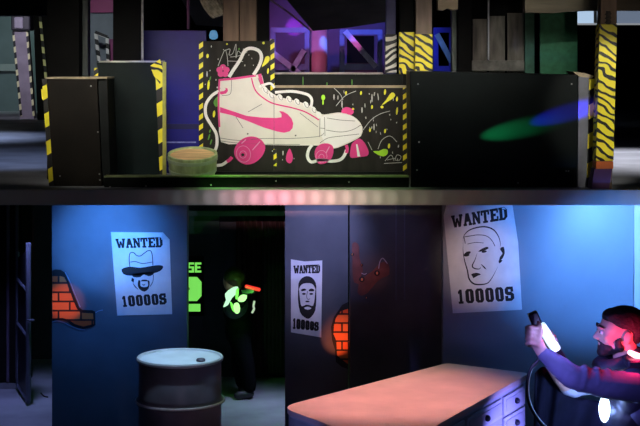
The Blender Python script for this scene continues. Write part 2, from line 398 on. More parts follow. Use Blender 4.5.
for pts in ([(218,66),(222,56),(225,50),(227,55),(228,66)], [(224,51),(230,49),(229,55),(233,53),(236,44),(236,58),(238,51),(242,54),(244,49),(247,52),(238,56),(230,57)], [(228,61),(243,61.5)],
            [(385,161),(391,155),(394,161)],[(387,160),(396,158)],[(395,160),(397,155),(401,156.5),(399,160.5),(395,160)],[(384,163.5),(402,162.5)],
            [(363,130),(371,120),(380,114),(390,111)],[(378,149),(382,140),(390,136),(397,142)],[(334,88),(340,94),(343,100)],[(336,106),(345,96),(356,91)],[(368,142),(372,150)]):
    stroke(bm, pts, .6, d-.001, .002, taper=False)
bits(bm, 9, (205,45,226,92), (.5,1.2), (.35,.7)); bits(bm, 12, (318,90,402,115), (.8,2.4), (.35,.6)); bits(bm, 16, (365,115,402,160), (.4,1.6), (.3,.6)); bits(bm, 6, (240,48,268,70), (.4,1), (.3,.6)); bits(bm,4,(270,148,300,165),(.4,1),(.3,.6))
for x,y,h in ((334,97,3),(342,104,4),(372,98,4.5),(362,110,3),(374,127,3.5),(207,74,3),(283,153,2.5)): ppoly(bm, ell(x,y,.7,h,8), d, .003)
obj_split('chalk_mark', bm, chalk, t)
# --- ledge beam behind the wide board
D = 10.9
t = thing('parapet_beam', 'long dark parapet beam with a pale top edge above the wide mural board', 'beam', Vector((P(335,0,D).x,D+.15,DECK)))
obj('beam_face', pbox(B(), 274.5, 74.3, 403, 0, D, .2, DECK), mat('grey_black_board', (.014,.016,.015), .7, .3, 6, spec=.15), t, bevel=.002)
obj('top_edge', pbox(B(), 274.5, 72.6, 383, 74.2, D-.005, .21), mat('pale_plank_edge', (.5,.42,.42), .6, .3, 12), t)
bm = B()
for x,h in ((303,5),(327,2),(352,3.5)): ppoly(bm, ell(x,86-h,.5,h,8), D-.004, .004)
obj_split('paint_drip', bm, dgreen, t)
# --- small cut barrel in front of the mural
cx, cy = P(193,0,10.55).x, 10.56
t = thing('keg', 'small green keg with a tan top leaning beside the mural', 'keg', (cx, cy, DECK))
bm = B(); lathe(bm, [(.150,0),(.16,.03),(.168,.08),(.172,.13),(.174,.165),(.158,.165),(.157,.15),(.001,.15)], (0,0,0), 48)
Mt = Matrix.Translation((cx,cy-.02,DECK+.052)) @ Matrix.Rotation(math.radians(13),4,'X')
def xf(bm, M):
    for v in bm.verts: v.co = M @ v.co
    return bm
obj('keg_side', xf(bm,Mt), mat('green_painted_staves', (.42,.52,.26), .55, .35, 9, stretch=(2,2,.5)), t, shade=False, bevel=.002)
obj('keg_top', xf(lathe(B(), [(.156,0),(.156,.004),(.001,.005)], (0,0,.148), 48),Mt), mat('tan_wood_disc', (.78,.52,.26), .6, .25, 10, stretch=(.6,4,4)), t)
for z, r in ((.132,.1735),(.05,.1655)):
    obj('hoop', xf(lathe(B(), [(r-.004,-.012),(r+.002,-.012),(r+.004,.012),(r-.003,.012)], (0,0,z), 48),Mt), mat('pale_green_hoop', (.45,.55,.38), .5, .2, 8), t)
# --- blue partition behind
D = 11.45
t = thing('partition_panel', 'navy blue partition panel between the taped black box and the mural', 'partition', Vector((P(178,0,D).x,D+.05,DECK)))
navy = mat('navy_panel', (.010,.009,.2), .5, .3, 3)
obj('panel', pbox(B(), 143, 30.5, 206, 0, D, .06, DECK), navy, t, bevel=.003)
obj('rail_strip', pbox(B(), 143, 124, 206, 129, D-.01, .009), mat('dark_blue_strip', (.02,.02,.07), .5, .2, 5), t)
obj('highlight_strip', pbox(B(), 166, 141.6, 196, 143, D-.006, .005), mat('painted_highlight', (.35,.4,.6), .5, .3, 30), t)  # highlight line painted on as a pale strip
# --- right big box
D = 10.21
t = thing('barricade_box', 'large glossy black barricade box filling the right, with a grey right edge', 'barricade', Vector((P(495,0,D).x,D+.3,DECK)))
bm = poly(B(), [P(410,71,D),P(578,75,D),Vector((P(577,0,D).x,D,DECK)),Vector((P(411,0,D).x,D,DECK))], .45)
obj('panel', bm, gloss, t, bevel=.004)
bm = poly(B(), [P(578.5,77,D),P(589,77.5,D),Vector((P(586.5,0,D).x,D,DECK)),Vector((P(577.5,0,D).x,D,DECK))], .4)
obj('edge_board', bm, edgeg, t, bevel=.002)
bm = poly(B(), [P(573,71.5,D+.02),P(584,73,D+.02),P(594,76,D+.02),P(591,78.5,D+.02),P(577,76,D+.02)], .3)
obj('top_lip', bm, edgew, t)
obj('warning_tape', poly(B(), [P(589.5,79,D),P(596.5,79,D),Vector((P(591.5,0,D).x,D,DECK)),Vector((P(586.8,0,D).x,D,DECK))], .02), tapeA, t)
obj('side_post', pbox(B(), 408.6, 74, 411, 0, D+.4, .06, DECK), blkm, t)
screws(t, [(418,84),(571.5,84),(419,142),(566,171),(568.5,171),(417,170),(518,183)], D-.003)
# --- posts
def post(name, label, cat, x0, x1, ytop, D, m, depth=.14, wraps=(), base=DECK, group=None, lean=0):
    t = thing(name, label, cat, Vector((P((x0+x1)/2,0,D).x, D+depth/2, base)), group)
    bm = poly(B(), [P(x0,ytop,D),P(x1,ytop,D),Vector((P(x1+lean,0,D).x,D,base)),Vector((P(x0+lean,0,D).x,D,base))], depth)
    obj('post_timber', bm, m, t, bevel=.004)
    for (a, b, wm, nm) in wraps:
        f = lambda y: (y-ytop)/(190-ytop)*lean
        bm = poly(B(), [P(x0-.8+f(a),a,D-.006),P(x1+.8+f(a),a,D-.006),P(x1+.8+f(b),b,D-.006),P(x0-.8+f(b),b,D-.006)], depth+.012)
        obj(nm, bm, wm, t, bevel=.006)
    return t
def deckpost(*a, **k): return post(*a, **k)
D=10.06
orange = mat('orange_band', (.9,.22,.05), .5, .1, 8)
t = post('wooden_post', 'timber post wrapped in ragged striped tape at the far right with orange band', 'post', 601.5, 617.5, -16, D, wood, .13,
     ((24,161,tapeW,'warning_tape'),(161.5,169,orange,'orange_band')), lean=-5.5)
obj('post_foot', poly(B(), [P(594.5,169,D-.004),P(612,169,D-.004),P(609,189.4,D-.004),P(591,189.4,D-.004)], .14), mat('purple_foot_paint', (.09,.03,.12), .6, .2, 6), t)
bm = B()
for i in range(7):
    y = 11+i*2; ppoly(bm, [(606,y),(610.5+(i%2)*1.2,y+.4),(611,y+1.7),(606-(i%2)*1.5,y+1.9)], D-.004, .003)
obj('bark_stain', bm, ink, t)
t = deckpost('wooden_post', 'brown double-board timber post rising behind the tall mural board', 'post', 223, 239, -30, 10.95, wood, .12)
obj('post_timber', pbox(B(), 239.7, -30, 256.5, 0, 10.955, .12, DECK), wood, t, bevel=.004)
deckpost('black_post', 'slim black post touching the right side of the brown double-board post', 'post', 257, 269, -30, 10.97, blkm, .1)
deckpost('wooden_post', 'grey-brown timber post with bold yellow tape above the left end of the large box', 'post', 416, 432, -30, 10.8, mat('grey_brown_timber', (.23,.17,.13), .7, .3, 7, stretch=(3,3,.3), bump=.2), .13, ((34,72,tapeW,'warning_tape'),))
deckpost('black_post', 'black post with yellow tape between the white-taped and the grey-brown posts', 'post', 400, 414, -30, 10.95, blkm, .1, ((32,74,tapeW,'warning_tape'),))
deckpost('blue_post', 'dark blue post with black and white tape behind the parapet beam', 'post', 386, 396, -30, 11.2, mat('dark_blue_paint', (.03,.03,.16), .5, .3, 6), .1, ((34,73,tapeZ,'striped_tape'),))
deckpost('black_post', 'wide black post rising behind the leftmost barricade box', 'post', 47, 79, -30, 10.85, blkm, .15)
deckpost('black_post', 'greenish black slim post beside the wide black post on the left', 'post', 80, 88, -30, 11.02, mat('green_black_paint', (.03,.045,.04), .5, .3, 6), .12)
deckpost('black_post', 'wide black post with a pale metal strip rising behind the teal-black box', 'post', 113, 140.5, -30, 11.0, blkm, .12)
D = 10.99
t_ = single('metal_strip', pbox(B(), 141.3, -30, 143.3, 61, D, .02, DECK), mat('worn_pale_metal', (.35,.36,.33), .5, .4, 20), 'thin pale metal strip standing on the edge of the wide black post', 'strip')
deckpost('black_post', 'wide black post between the lattice frame and the grey boards', 'post', 458, 472, -30, 11.2, blkm, .12)
deckpost('black_post', 'greenish grey post just left of the grey boards behind the large box', 'post', 451.5, 457.5, 8, 11.34, mat('green_grey_paint', (.07,.095,.085), .5, .3, 6), .08)
# grey vertical boards and green panel
D = 11.5
t = thing('board_fence', 'weathered grey vertical boards behind the large glossy box', 'fence', Vector((P(500,0,D).x,D,DECK)))
for x0, x1, yt in ((473,487,19),(489.5,505,16),(507.5,524,13)):
    obj('board', pbox(B(), x0, yt, x1, 0, D+.02, .03, DECK), greyw, t, bevel=.002)
obj('ledge', pbox(B(), 471, 60.5, 525, 71, D-.04, .05), mat('grey_ledge', (.2,.19,.17), .7, .5, 12), t, bevel=.004)
obj('wall_strip', pbox(B(), 488, -20, 489.3, 60, D, .02), steel, t)
D = 11.4
t = thing('green_panel', 'green painted panel with a dark gap, right of the grey boards', 'panel', Vector((P(550,0,D).x,D,DECK)))
grn = mat('green_painted_board', (.035,.22,.10), .6, .25, 20)
obj('panel_board', pbox(B(), 540, 11, 577.5, 0, D, .04, DECK), grn, t, bevel=.002)
obj('side_board', pbox(B(), 525, 13, 534.5, 0, D+.02, .04, DECK), mat('dark_green_painted_board', (.03,.13,.08), .6, .25, 20), t, bevel=.002)
# overhead beams
D = 10.7
single('overhead_beam', poly(B(), [P(525,-25,D),P(665,-25,D),P(665,10.5,D),P(590,10.5,D),P(570,11.5,D),P(555,13,D),P(525,12.5,D)], .14), woodd, 'dark timber beam running overhead across the upper right', 'beam')
D = 10.75
single('overhead_beam', poly(B(), [P(438,-25,D),P(458,-25,D),P(458,9.5,D),P(452,10,D),P(448,8,D),P(443,10.5,D),P(438,9.5,D)], .14), woodl, 'short tan timber beam end hanging beside the grey-brown post', 'beam')
single('ceiling_panel', poly(B(), [P(443,-30,11.6),P(524,-30,11.6),P(524,12,11.6),P(500,17,11.6),P(472,20,11.6),P(458,21,11.6)], .05), blkm, 'black ceiling panel hanging above the grey boards', 'panel')
# dark cladding and clerestory at right
D = 19.0
t = thing('corrugated_screen', 'black corrugated screen behind the striped post on the right', 'screen', Vector((P(600,0,D).x,D,DECK)))
bm = B()
for i in range(15): pbox(bm, 577+i*5.2, 25.5, 580.5+i*5.2, 78 if i < 4 else 110, D-.015, .02)
pbox(bm, 575, 25, 660, 0, D, .04, DECK+.34)
obj('screen_sheet', bm, blkm, t)
obj('screen_foot', box(B(), P(577,0,D).x, P(580,0,D).x, D, D+.04, DECK, DECK+.34), blkm, t)
obj('screen_foot', box(B(), P(652,0,D).x, P(657,0,D).x, D, D+.04, DECK, DECK+.34), blkm, t)
D = 19.4
struct('window_1', pbox(B(), 575, 9, 600, 25, D, .01), glow('pale_daylight_pane', (.55,.75,1), .75))
struct('window_2', pbox(B(), 617, 9, 665, 25, D, .01), glow('grey_dusk_pane', (.25,.32,.45), .5))
single('window_sill', pbox(B(), 575, 23.2, 665, 25.2, D-.06, .05), mat('glowing_white_sill', (.8,.8,.8), .5, .05, 5, emit=(.7,.75,.8), es=.35), 'thin white window sill across the far right background', 'sill')  # sill given its own emission to keep it bright
single('mullion', pbox(B(), 594, 9, 597, 25, D-.05, .03), mat('cream_frame', (.6,.6,.5), .5, .1, 5), 'cream upright frame bar of the small bright window', 'window frame')
# --- lattice frames at the back
blu = mat('blue_painted_timber', (.10,.11,.34), .5, .3, 5)
def beamp(bm, x0, y0, x1, y1, w, D, th=.05):
    a, b = P(x0,y0,D), P(x1,y1,D); dd = (b-a).normalized(); n = Vector((-dd.z,0,dd.x))*w*D/F/2
    return poly(bm, [a+n,b+n,b-n,a-n], th)
D = 13.6
def lattice(label, x0, x1, diags, lite, y0=30, y1=74, m=blu):
    t = thing('lattice_frame', label, 'frame', Vector((P((x0+x1)/2,0,D).x,D,DECK)), 'blue timber lattice frames behind the mural')
    for x in (x0, x1): obj('upright', box(B(), P(x-2.5,0,D).x, P(x+2.5,0,D).x, D, D+.06, DECK, P(0,y0,D).z), m, t, bevel=.003)
    obj('top_rail', beamp(B(), x0-2, y0+2, x1+2, y0+2, 5, D-.01), m, t); obj('bottom_rail', beamp(B(), x0-2, y1-7, x1+2, y1-7, 6, D-.01), m, t)
    for q in diags: obj('brace', beamp(B(), *q, 5.5, D-.04, .03), lite, t, bevel=.003)
lav = mat('lavender_painted_timber', (.30,.30,.55), .5, .3, 8)
lattice('blue lattice frame with one diagonal brace, right of the rose column', 342, 380, [(345,31,376,67)], lav)
lattice('purple-lit lattice frame with a crossed brace next to the slim black post', 273, 307, [(272,52,300,74),(291,72,304,50)], lav, 28)
lattice('short blue lattice frame glimpsed between grey-brown post and black post', 436, 452, [(437,34,452,62)], mat('pale_teal_timber', (.25,.5,.5), .5, .3, 8), 28, 76, mat('strong_blue_timber', (.04,.05,.4), .5, .3, 5))
single('round_column', tube(B(), [Vector((P(318,0,13.7).x,13.75,DECK)),Vector((P(318,0,13.7).x,13.75,P(0,26,13.7).z))], .085, 24, 0), mat('rose_painted_column', (.40,.16,.24), .45, .2, 4), 'rose pink round column between the two blue lattice frames', 'column', shade=True)
single('backdrop_panel', pbox(B(), 264, -25, 395, 0, 14.6, .05, DECK), mat('deep_violet_board', (.10,.04,.14), .6, .3, 3), 'deep violet backdrop board behind the lattice frames', 'panel')
single('dark_opening_panel', pbox(B(), 347, 36, 374, 63, 14.56, .04), blkm, 'black square panel put in for a dark opening behind the single-brace lattice frame', 'panel')  # black sheet in place of the dark inside an opening
# hanging canopies
can = mat('charcoal_canopy', (.06,.058,.052), .85, .3, 4, bump=.2)
def canopy(label, q, th=.03):
    bm = poly(B(), [P(*c) for c in q], th, Vector((0,0,1))); return single('canopy_sheet', bm, can, label, 'canopy', 'dark sheets hung overhead')
canopy('charcoal canopy sheet sagging overhead in the middle, above the lattice frames', [(258,-34,11.4),(398,-34,11.4),(386,22,13.2),(345,28,13.2),(313,31,13.2)])
canopy('charcoal canopy sheet overhead left of the brown double-board post', [(162,-34,11.5),(224,-34,11.5),(224,27,12.6),(196,25,12.6)])
single('diagonal_cable', tube(B(), [P(266,-3,11.39),P(288,12,12.0),P(311,31,13.1)], .008, 8), mat('rose_cable', (.5,.25,.3), .5, .1, 5), 'thin rose cable running down the edge of the middle canopy', 'cable')
# coil of rope
bm = B()
for k in range(6):
    x = 203+k*3; tube(bm, [P(x-6,-14,11.1+k*.01), P(x-1,2,11.08+k*.01), P(x+5,12,11.06+k*.01), P(x+11,17-k,11.1+k*.01), P(x+12,4,11.15+k*.01), P(x+4,-14,11.2+k*.01)], .011, 8)
single('rope_coil', bm, mat('pale_rope', (.45,.38,.30), .8, .4, 30), 'pale coil of rope hanging left of the brown double-board post', 'rope', shade=True)
single('hanging_rod', tube(B(), [P(188,-20,11.3),P(188.5,29,11.3)], .012, 8, 0), mat('dark_rod', (.05,.04,.07), .5, .1, 4), 'dark rod hanging down above the navy partition', 'rod')
single('cyan_light_spot', xf(lathe(B(), [(.012,0),(.03,.01),(.034,.03),(.025,.06),(.012,.07)], (0,0,0), 20), Matrix.Translation(P(213.5,39.5,11.4))), glow('cyan_spot_glow', (.15,.45,.8), .5), 'small glowing shape for a cyan spot of light above the top left of the mural', 'light spot', shade=True)  # glowing body standing in for a cyan spot of light
# far left background
D = 21.5
t = thing('taped_pillar', 'pale far pillar edged with small striped tape and topped by a lamp housing', 'pillar', Vector((P(24,0,D).x,D+.1,DECK)))
obj('pillar_face', poly(B(), [P(13,30,D),P(27,30,D),P(34,120,D),P(20,120,D)], .2), mat('pinkish_grey_paint', (.34,.30,.36), .6, .25, 4), t)
for a, b in ((12,20),(25.7,32.5)):
    obj('edge_tape', poly(B(), [P(a,31,D-.01),P(a+2.2,31,D-.01),P(b+2.2,116,D-.01),P(b,116,D-.01)], .02), tape('small_edge_tape', .16, -20, c1=(.9,.88,.5)), t)
obj('lamp_housing', pbox(B(), 11, 15, 30, 30.5, D-.12, .3), mat('dark_housing', (.03,.03,.04), .4, .2, 4), t, bevel=.02)
obj('lamp_lens', pbox(B(), 14, 17, 23, 28.5, D-.16, .05), mat('frosted_lens', (.45,.42,.5), .3, .2, 12), t, bevel=.02)
D = 24.5
t = thing('far_partition', 'grey-green partition with a pale ledge in the far left background', 'partition', Vector((P(13,0,D).x,D,DECK)))
obj('partition_board', pbox(B(), -20, 14, 46, 99, D, .1, DECK), mat('grey_green_board', (.12,.17,.17), .6, .2, 2), t)
obj('ledge', pbox(B(), -20, 64, 21, 71, D-.1, .1), mat('pale_grey_green', (.25,.3,.28), .6, .2, 3), t)
D=16
single('tape_strip', poly(B(), [P(38.5,15,D),P(41,15,D),P(47,78,D),P(44.5,78,D)], .02), tape('dotted_tape', .13, 10, c1=(.7,.7,.3)), 'thin tape strip hanging beside the wide black post at left', 'tape')
single('black_curtain', poly(B(), [P(31,-40,D+.1),P(60,-40,D+.1),P(60,120,D+.1),P(37.5,120,D+.1)], .03), blkm, 'black curtain hanging behind the thin tape strip', 'curtain')
single('black_ceiling_drop', pbox(B(), -20, -60, 48, 15.5, 13.5, .3), blkm, 'black boxed ceiling drop over the far left', 'ceiling drop')
# small things between posts at x93-113
D = 15.5
single('magenta_board', pbox(B(), 88, -54, 115, 12.5, D, .05), mat('magenta_board_paint', (.30,.02,.14), .5, .2, 4), 'magenta board high between the two black posts at left', 'board')
single('grey_board', pbox(B(), 88, 13, 115, 70, D+.05, .05, DECK), mat('blue_grey_board', (.2,.24,.27), .6, .2, 4), 'blue-grey board below the magenta board between black posts', 'board')
t = thing('taped_gate', 'small gate frame with black and white striped tape between the black posts', 'gate', Vector((P(101,0,D-.3).x,D-.3,P(0,62,D-.3).z)))
for q in ((95.5,33,99,62),(107,37,108,62),(95,32,107,37)): obj('frame_bar', beamp(B(), *q, 3.2, D-.3, .04), tape('gate_tape', .1, 20, c1=(.75,.75,.7)), t)
single('magenta_block', pbox(B(), 108.5, 39, 115, 60, D-.1, .04, DECK), mat('dark_magenta', (.25,.03,.15), .5, .3, 6), 'dark magenta block right of the small taped gate', 'block')

# ================================================================== LOWER LEVEL
G = {  # slab-serif letters as stacks of rectangles and slanted bars in a unit box (y up)
 'W': [[(0,1),(.3,1),(.3,.86),(.25,.86),(.33,.3),(.42,.72),(.58,.72),(.67,.3),(.75,.86),(.7,.86),(.7,1),(1,1),(1,.86),(.95,.86),(.78,0),(.6,0),(.5,.42),(.4,0),(.22,0),(.05,.86),(0,.86)]],
 'A': [[(0,0),(.36,0),(.36,.14),(.3,.14),(.34,.32),(.66,.32),(.7,.14),(.64,.14),(.64,0),(1,0),(1,.14),(.92,.14),(.66,1),(.34,1),(.08,.14),(0,.14)]],
 'N': [[(0,0),(.36,0),(.36,.14),(.28,.14),(.28,.62),(.7,0),(.92,0),(.92,.86),(1,.86),(1,1),(.64,1),(.64,.86),(.72,.86),(.72,.42),(.32,1),(0,1),(0,.86),(.08,.86),(.08,.14),(0,.14)]],
 'T': [[(.22,0),(.78,0),(.78,.14),(.63,.14),(.63,.84),(.84,.84),(.84,.62),(1,.62),(1,1),(0,1),(0,.62),(.16,.62),(.16,.84),(.37,.84),(.37,.14),(.22,.14)]],
 'E': [[(0,0),(1,0),(1,.36),(.84,.36),(.84,.16),(.42,.16),(.42,.42),(.7,.42),(.7,.6),(.42,.6),(.42,.84),(.84,.84),(.84,.66),(1,.66),(1,1),(0,1),(0,.86),(.12,.86),(.12,.14),(0,.14)]],
 'D': [[(0,0),(.7,0),(1,.22),(1,.78),(.7,1),(.42,1),(.42,.84),(.62,.84),(.7,.74),(.7,.26),(.62,.16),(.42,.16),(.42,.84),(.42,1),(0,1),(0,.86),(.12,.86),(.12,.14),(0,.14)]],
 '0': [[(.25,0),(.46,0),(.46,.13),(.38,.18),(.38,.82),(.46,.87),(.46,1),(.25,1),(.04,.85),(.04,.15)],[(.75,0),(.54,0),(.54,.13),(.62,.18),(.62,.82),(.54,.87),(.54,1),(.75,1),(.96,.85),(.96,.15)]],
 '1': [[(.15,0),(.85,0),(.85,.13),(.66,.13),(.66,1),(.42,1),(.15,.84),(.15,.7),(.36,.76),(.36,.13),(.15,.13)]],
 'S': [[(0,0),(.7,0),(1,.16),(1,.46),(.75,.6),(.34,.64),(.34,.84),(.7,.84),(.7,.66),(.95,.66),(.95,1),(.25,1),(0,.84),(0,.56),(.22,.44),(.66,.4),(.66,.16),(.28,.16),(.28,.34),(0,.34)]],
}
GS = {'S': [[(0,0),(1,0),(1,.6),(.34,.6),(.34,.8),(1,.8),(1,1),(0,1),(0,.42),(.66,.42),(.66,.2),(0,.2)]], 'E': [[(0,0),(1,0),(1,.2),(.35,.2),(.35,.41),(.85,.41),(.85,.6),(.35,.6),(.35,.8),(1,.8),(1,1),(0,1)]]}
def text(bm, s, quad, D, gap=.12, G_=G, th=.0012, bold=0):
    """quad = TL, TR, BR, BL in px"""
    TL, TR, BR, BL = quad; n = len(s)
    ws = [1.35 if c == 'W' else (.75 if c == '1' else 1) for c in s]; tot = sum(ws)+gap*(n-1); x = 0
    for c, w in zip(s, ws):
        for pg in G_[c]:
            q = []
            for u, v in pg:
                U = (x+u*w)/tot; V = 1-v
                a = (TL[0]+(TR[0]-TL[0])*U, TL[1]+(TR[1]-TL[1])*U); b = (BL[0]+(BR[0]-BL[0])*U, BL[1]+(BR[1]-BL[1])*U)
                q.append((a[0]+(b[0]-a[0])*V, a[1]+(b[1]-a[1])*V))
            ppoly(bm, q, D, th)
            if bold: stroke(bm, q+[q[0]], bold, D, th, sm=0)
        x += w+gap
paper = mat('off_white_paper', (.84,.83,.82), .8, .08, 10, bump=.05)
def poster(label, D, sheet, fold, head, foot, faces, lines, fills=()):
    c = [sum(p[i] for p in sheet)/len(sheet) for i in (0,1)]
    t = thing('wanted_poster', label, 'poster', Vector((P(c[0],0,D).x, D-.004, P(0,max(p[1] for p in sheet),D).z)), 'wanted posters')
    ds = D-.005
    obj('paper_sheet', ppoly(B(), sheet, ds, .003), paper, t)
    if fold: obj('curled_corner', poly(B(), [P(*fold[0],ds-.003),P(*fold[1],ds-.003),P(*fold[2],ds-.02)], .0015), mat('paper_back', (.8,.82,.82), .7, .03, 8), t)
    bm = B(); text(bm, 'WANTED', head, ds-.0012, .10, bold=.55); obj('printed_heading', bm, ink, t)
    bm = B(); text(bm, '10000S', foot, ds-.0012, .22, bold=.85)
    u = foot; xm = (u[1][0]+u[2][0])/2
    obj('printed_reward', bm, ink, t)
    bm = B()
    for q in faces: ppoly(bm, q, ds-.0014, .0012)
    for q, w in lines: stroke(bm, q, w, ds-.0014, .0012, taper=w > .8)
    obj('printed_portrait', bm, ink, t)
    if fills:
        bm = B()
        for q in fills: ppoly(bm, q, ds-.0028, .0012)
        obj('portrait_highlights', bm, paper, t)
# poster 1: hat and goatee; crop 105,225 scale 4.26
def c1(x, y): return (105+x/4.26, 225+y/4.26)
S = lambda f, pts: [f(*p) for p in pts]
poster('wanted poster of a man in a wide-brimmed hat on the blue-lit left wall', WL,
  S(c1,[(25,30),(247,32),(275,62),(286,380),(52,386)]), S(c1,[(243,30),(276,63),(240,62)]),
  S(c1,[(45,60),(243,52),(245,94),(50,98)]), S(c1,[(70,304),(258,292),(262,336),(76,348)]),
  [S(c1,smooth([(70,190),(90,180),(115,178),(150,182),(190,176),(215,172),(240,172),(248,180),(235,196),(205,206),(160,212),(110,216),(80,210)],2,True)),
   S(c1,smooth([(116,210),(150,204),(205,200),(204,212),(185,218),(165,210),(150,222),(122,222)],2,True)),
   S(c1,smooth([(142,236),(140,258),(148,274),(168,284),(186,270),(190,242),(182,236),(184,256),(176,264),(158,264),(150,256),(150,238)],2,True)),
   S(c1,[(150,240),(160,233),(176,233),(186,240),(175,240),(160,240)]),
   S(c1,[(114,224),(124,230),(122,246),(112,238)])],
  [(S(c1,[(106,178),(103,145),(107,120),(122,118),(135,130),(150,132),(165,122),(182,110),(196,112),(202,135),(204,172)]),.8),
   (S(c1,[(108,158),(130,156),(160,164),(200,158)]),.7),(S(c1,[(118,246),(128,262),(142,275)]),.9),(S(c1,[(206,212),(204,240),(192,262)]),.6),(S(c1,[(158,252),(165,256),(172,252)]),.9)])
# poster 2: bearded man; crop 285,255 scale 3.7
def c2(x, y): return (285+x/3.7, 255+y/3.7)
beard = smooth([(50,115),(56,170),(62,190),(78,184),(92,186),(104,188),(110,160),(114,115),(116,160),(112,205),(98,228),(86,236),(72,230),(56,212),(48,165)],2,True)
poster('wanted poster of a bearded man on the dark middle wall', WM,
  S(c2,[(22,16),(72,24),(138,20),(134,305),(92,298),(22,286)]), None,
  S(c2,[(32,40),(129,36),(129,66),(33,68)]), S(c2,[(30,234),(124,250),(123,280),(29,272)]),
  [S(c2,beard), S(c2,smooth([(50,130),(50,105),(62,86),(80,78),(100,84),(114,104),(115,130),(106,112),(92,104),(68,106),(56,116)],2,True)),
   S(c2,smooth([(60,128),(72,124),(79,130),(62,134)],2,True)), S(c2,smooth([(88,130),(96,124),(108,128),(106,134),(90,134)],2,True)),
   S(c2,ell(70,144,7,3.5,10)), S(c2,ell(97,144,7,3.5,10)), S(c2,ell(83,172,8,3,10))],
  [(S(c2,[(84,134),(80,152),(84,164),(92,162)]),.5)],
  [S(c2,smooth([(70,196),(84,191),(98,197),(84,203)],2,True))])
# poster 3: bald man; crop 435,203 scale 3.7
def c3(x, y): return (435+x/3.7, 203+y/3.7)
poster('large wanted poster of a bald man on the bright blue right wall', WR,
  S(c3,[(42,8),(287,8),(308,150),(322,395),(66,408),(48,220),(32,46)]), S(c3,[(34,46),(62,40),(44,10)]),
  S(c3,[(60,48),(264,14),(268,60),(64,92)]), S(c3,[(82,322),(288,310),(293,360),(86,372)]),
  [S(c3,smooth([(160,180),(172,170),(192,162),(198,168),(178,178)],2,True)), S(c3,smooth([(106,192),(118,180),(132,180),(128,188),(112,198)],2,True)),
   S(c3,ell(182,180,10,4,12,-.2)), S(c3,ell(119,194,9,3.5,12,-.3)),
   S(c3,smooth([(240,170),(254,162),(258,185),(250,205),(238,214),(240,200),(250,186)],2,True)), S(c3,smooth([(236,212),(250,212),(238,224)],2,True)),
   S(c3,smooth([(134,264),(152,258),(170,264),(156,270),(142,278),(138,270)],2,True))],
  [(S(c3,[(104,150),(106,124),(122,104),(150,92),(185,88),(215,98),(234,122),(242,150),(240,168)]),1.30),
   (S(c3,[(104,150),(104,180),(110,215),(120,250),(126,280),(142,298),(165,302),(195,296),(215,270),(232,235)]),1.45),
   (S(c3,[(106,126),(130,122),(160,118),(190,122),(210,138),(222,160)]),0.65),(S(c3,[(156,186),(148,210),(138,232),(146,242),(164,244),(170,236)]),1.16),
   (S(c3,[(170,226),(182,238),(190,246)]),1.30),(S(c3,[(108,128),(112,150)]),0.72),(S(c3,[(120,152),(150,146),(180,148)]),0.51)])
# painted brick gaps
bm_ = brickmat('orange_painted_bricks'); dk = mat('crack_black', (.008,.006,.006), .7, .1, 8)
def c5(x, y): return (50+x/5.68, 260+y/5.68)
t = thing('brick_artwork', 'orange brick patch showing through broken plaster at the left end of the blue wall', 'wall art', Vector((P(70,0,WL).x,WL-.01,P(0,329,WL).z)))
obj('crack_outline', ppoly(B(), S(c5,[(14,58),(30,54),(60,56),(84,72),(100,110),(120,160),(145,220),(165,270),(182,284),(240,286),(256,294),(258,370),(240,380),(190,392),(160,386),(130,376),(100,352),(70,342),(40,342),(14,346)]), WL-.006, .005), dk, t)
obj('brick_face', ppoly(B(), S(c5,[(14,92),(60,92),(80,98),(92,120),(104,156),(118,190),(132,232),(152,276),(172,300),(244,304),(248,364),(190,378),(140,364),(110,340),(70,330),(14,332)]), WL-.009, .003), bm_, t)
bm = B(); stroke(bm, S(c5,[(12,352),(40,346),(76,354),(120,376),(160,392),(200,398)]), .7, WL-.006, .003); stroke(bm, S(c5,[(86,70),(112,120),(140,190),(172,268)]), .7, WL-.008, .003); stroke(bm, S(c5,[(258,300),(275,290),(300,284)]), .7, WL-.006, .003)
obj('plaster_edge_line', bm, mat('blue_grey_line', (.35,.45,.6), .6, .1, 8), t)
t = thing('brick_artwork', 'orange brick patch at the right edge of the dark middle wall beside a poster', 'wall art', Vector((P(342,0,WM).x,WM-.01,P(0,368,WM).z)))
def c6(x, y): return (280+x/4, 320+y/4)
obj('crack_outline', ppoly(B(), [(334,317),(338,311),(342,305),(348,302),(348,369),(342,367),(336,362),(335,350),(332,340),(331,327)], WM-.006, .005), dk, t)
obj('brick_face', ppoly(B(), [(336,318),(341,311),(348,309),(348,364),(341,359),(337,355),(336.5,341),(333.5,334),(334,325)], WM-.009, .003), bm_, t)
t = thing('bullet_hole_artwork', 'rust red painted scar with bullet holes on the dark central wall', 'wall art', Vector((P(368,0,10.72).x,10.715,P(0,300,10.72).z)))
def c7(x, y): return (345+x/6.09, 230+y/6.09)
DW = 10.72
obj('painted_scar', ppoly(B(), S(c7,smooth([(44,84),(70,78),(86,100),(88,170),(104,220),(108,250),(96,300),(140,270),(180,240),(215,200),(262,200),(270,270),(230,290),(190,320),(140,380),(100,400),(76,380),(84,330),(56,320),(46,260),(46,180)],2,True)), DW-.004, .004), mat('rust_red_paint', (.13,.035,.028), .6, .35, 12), t)
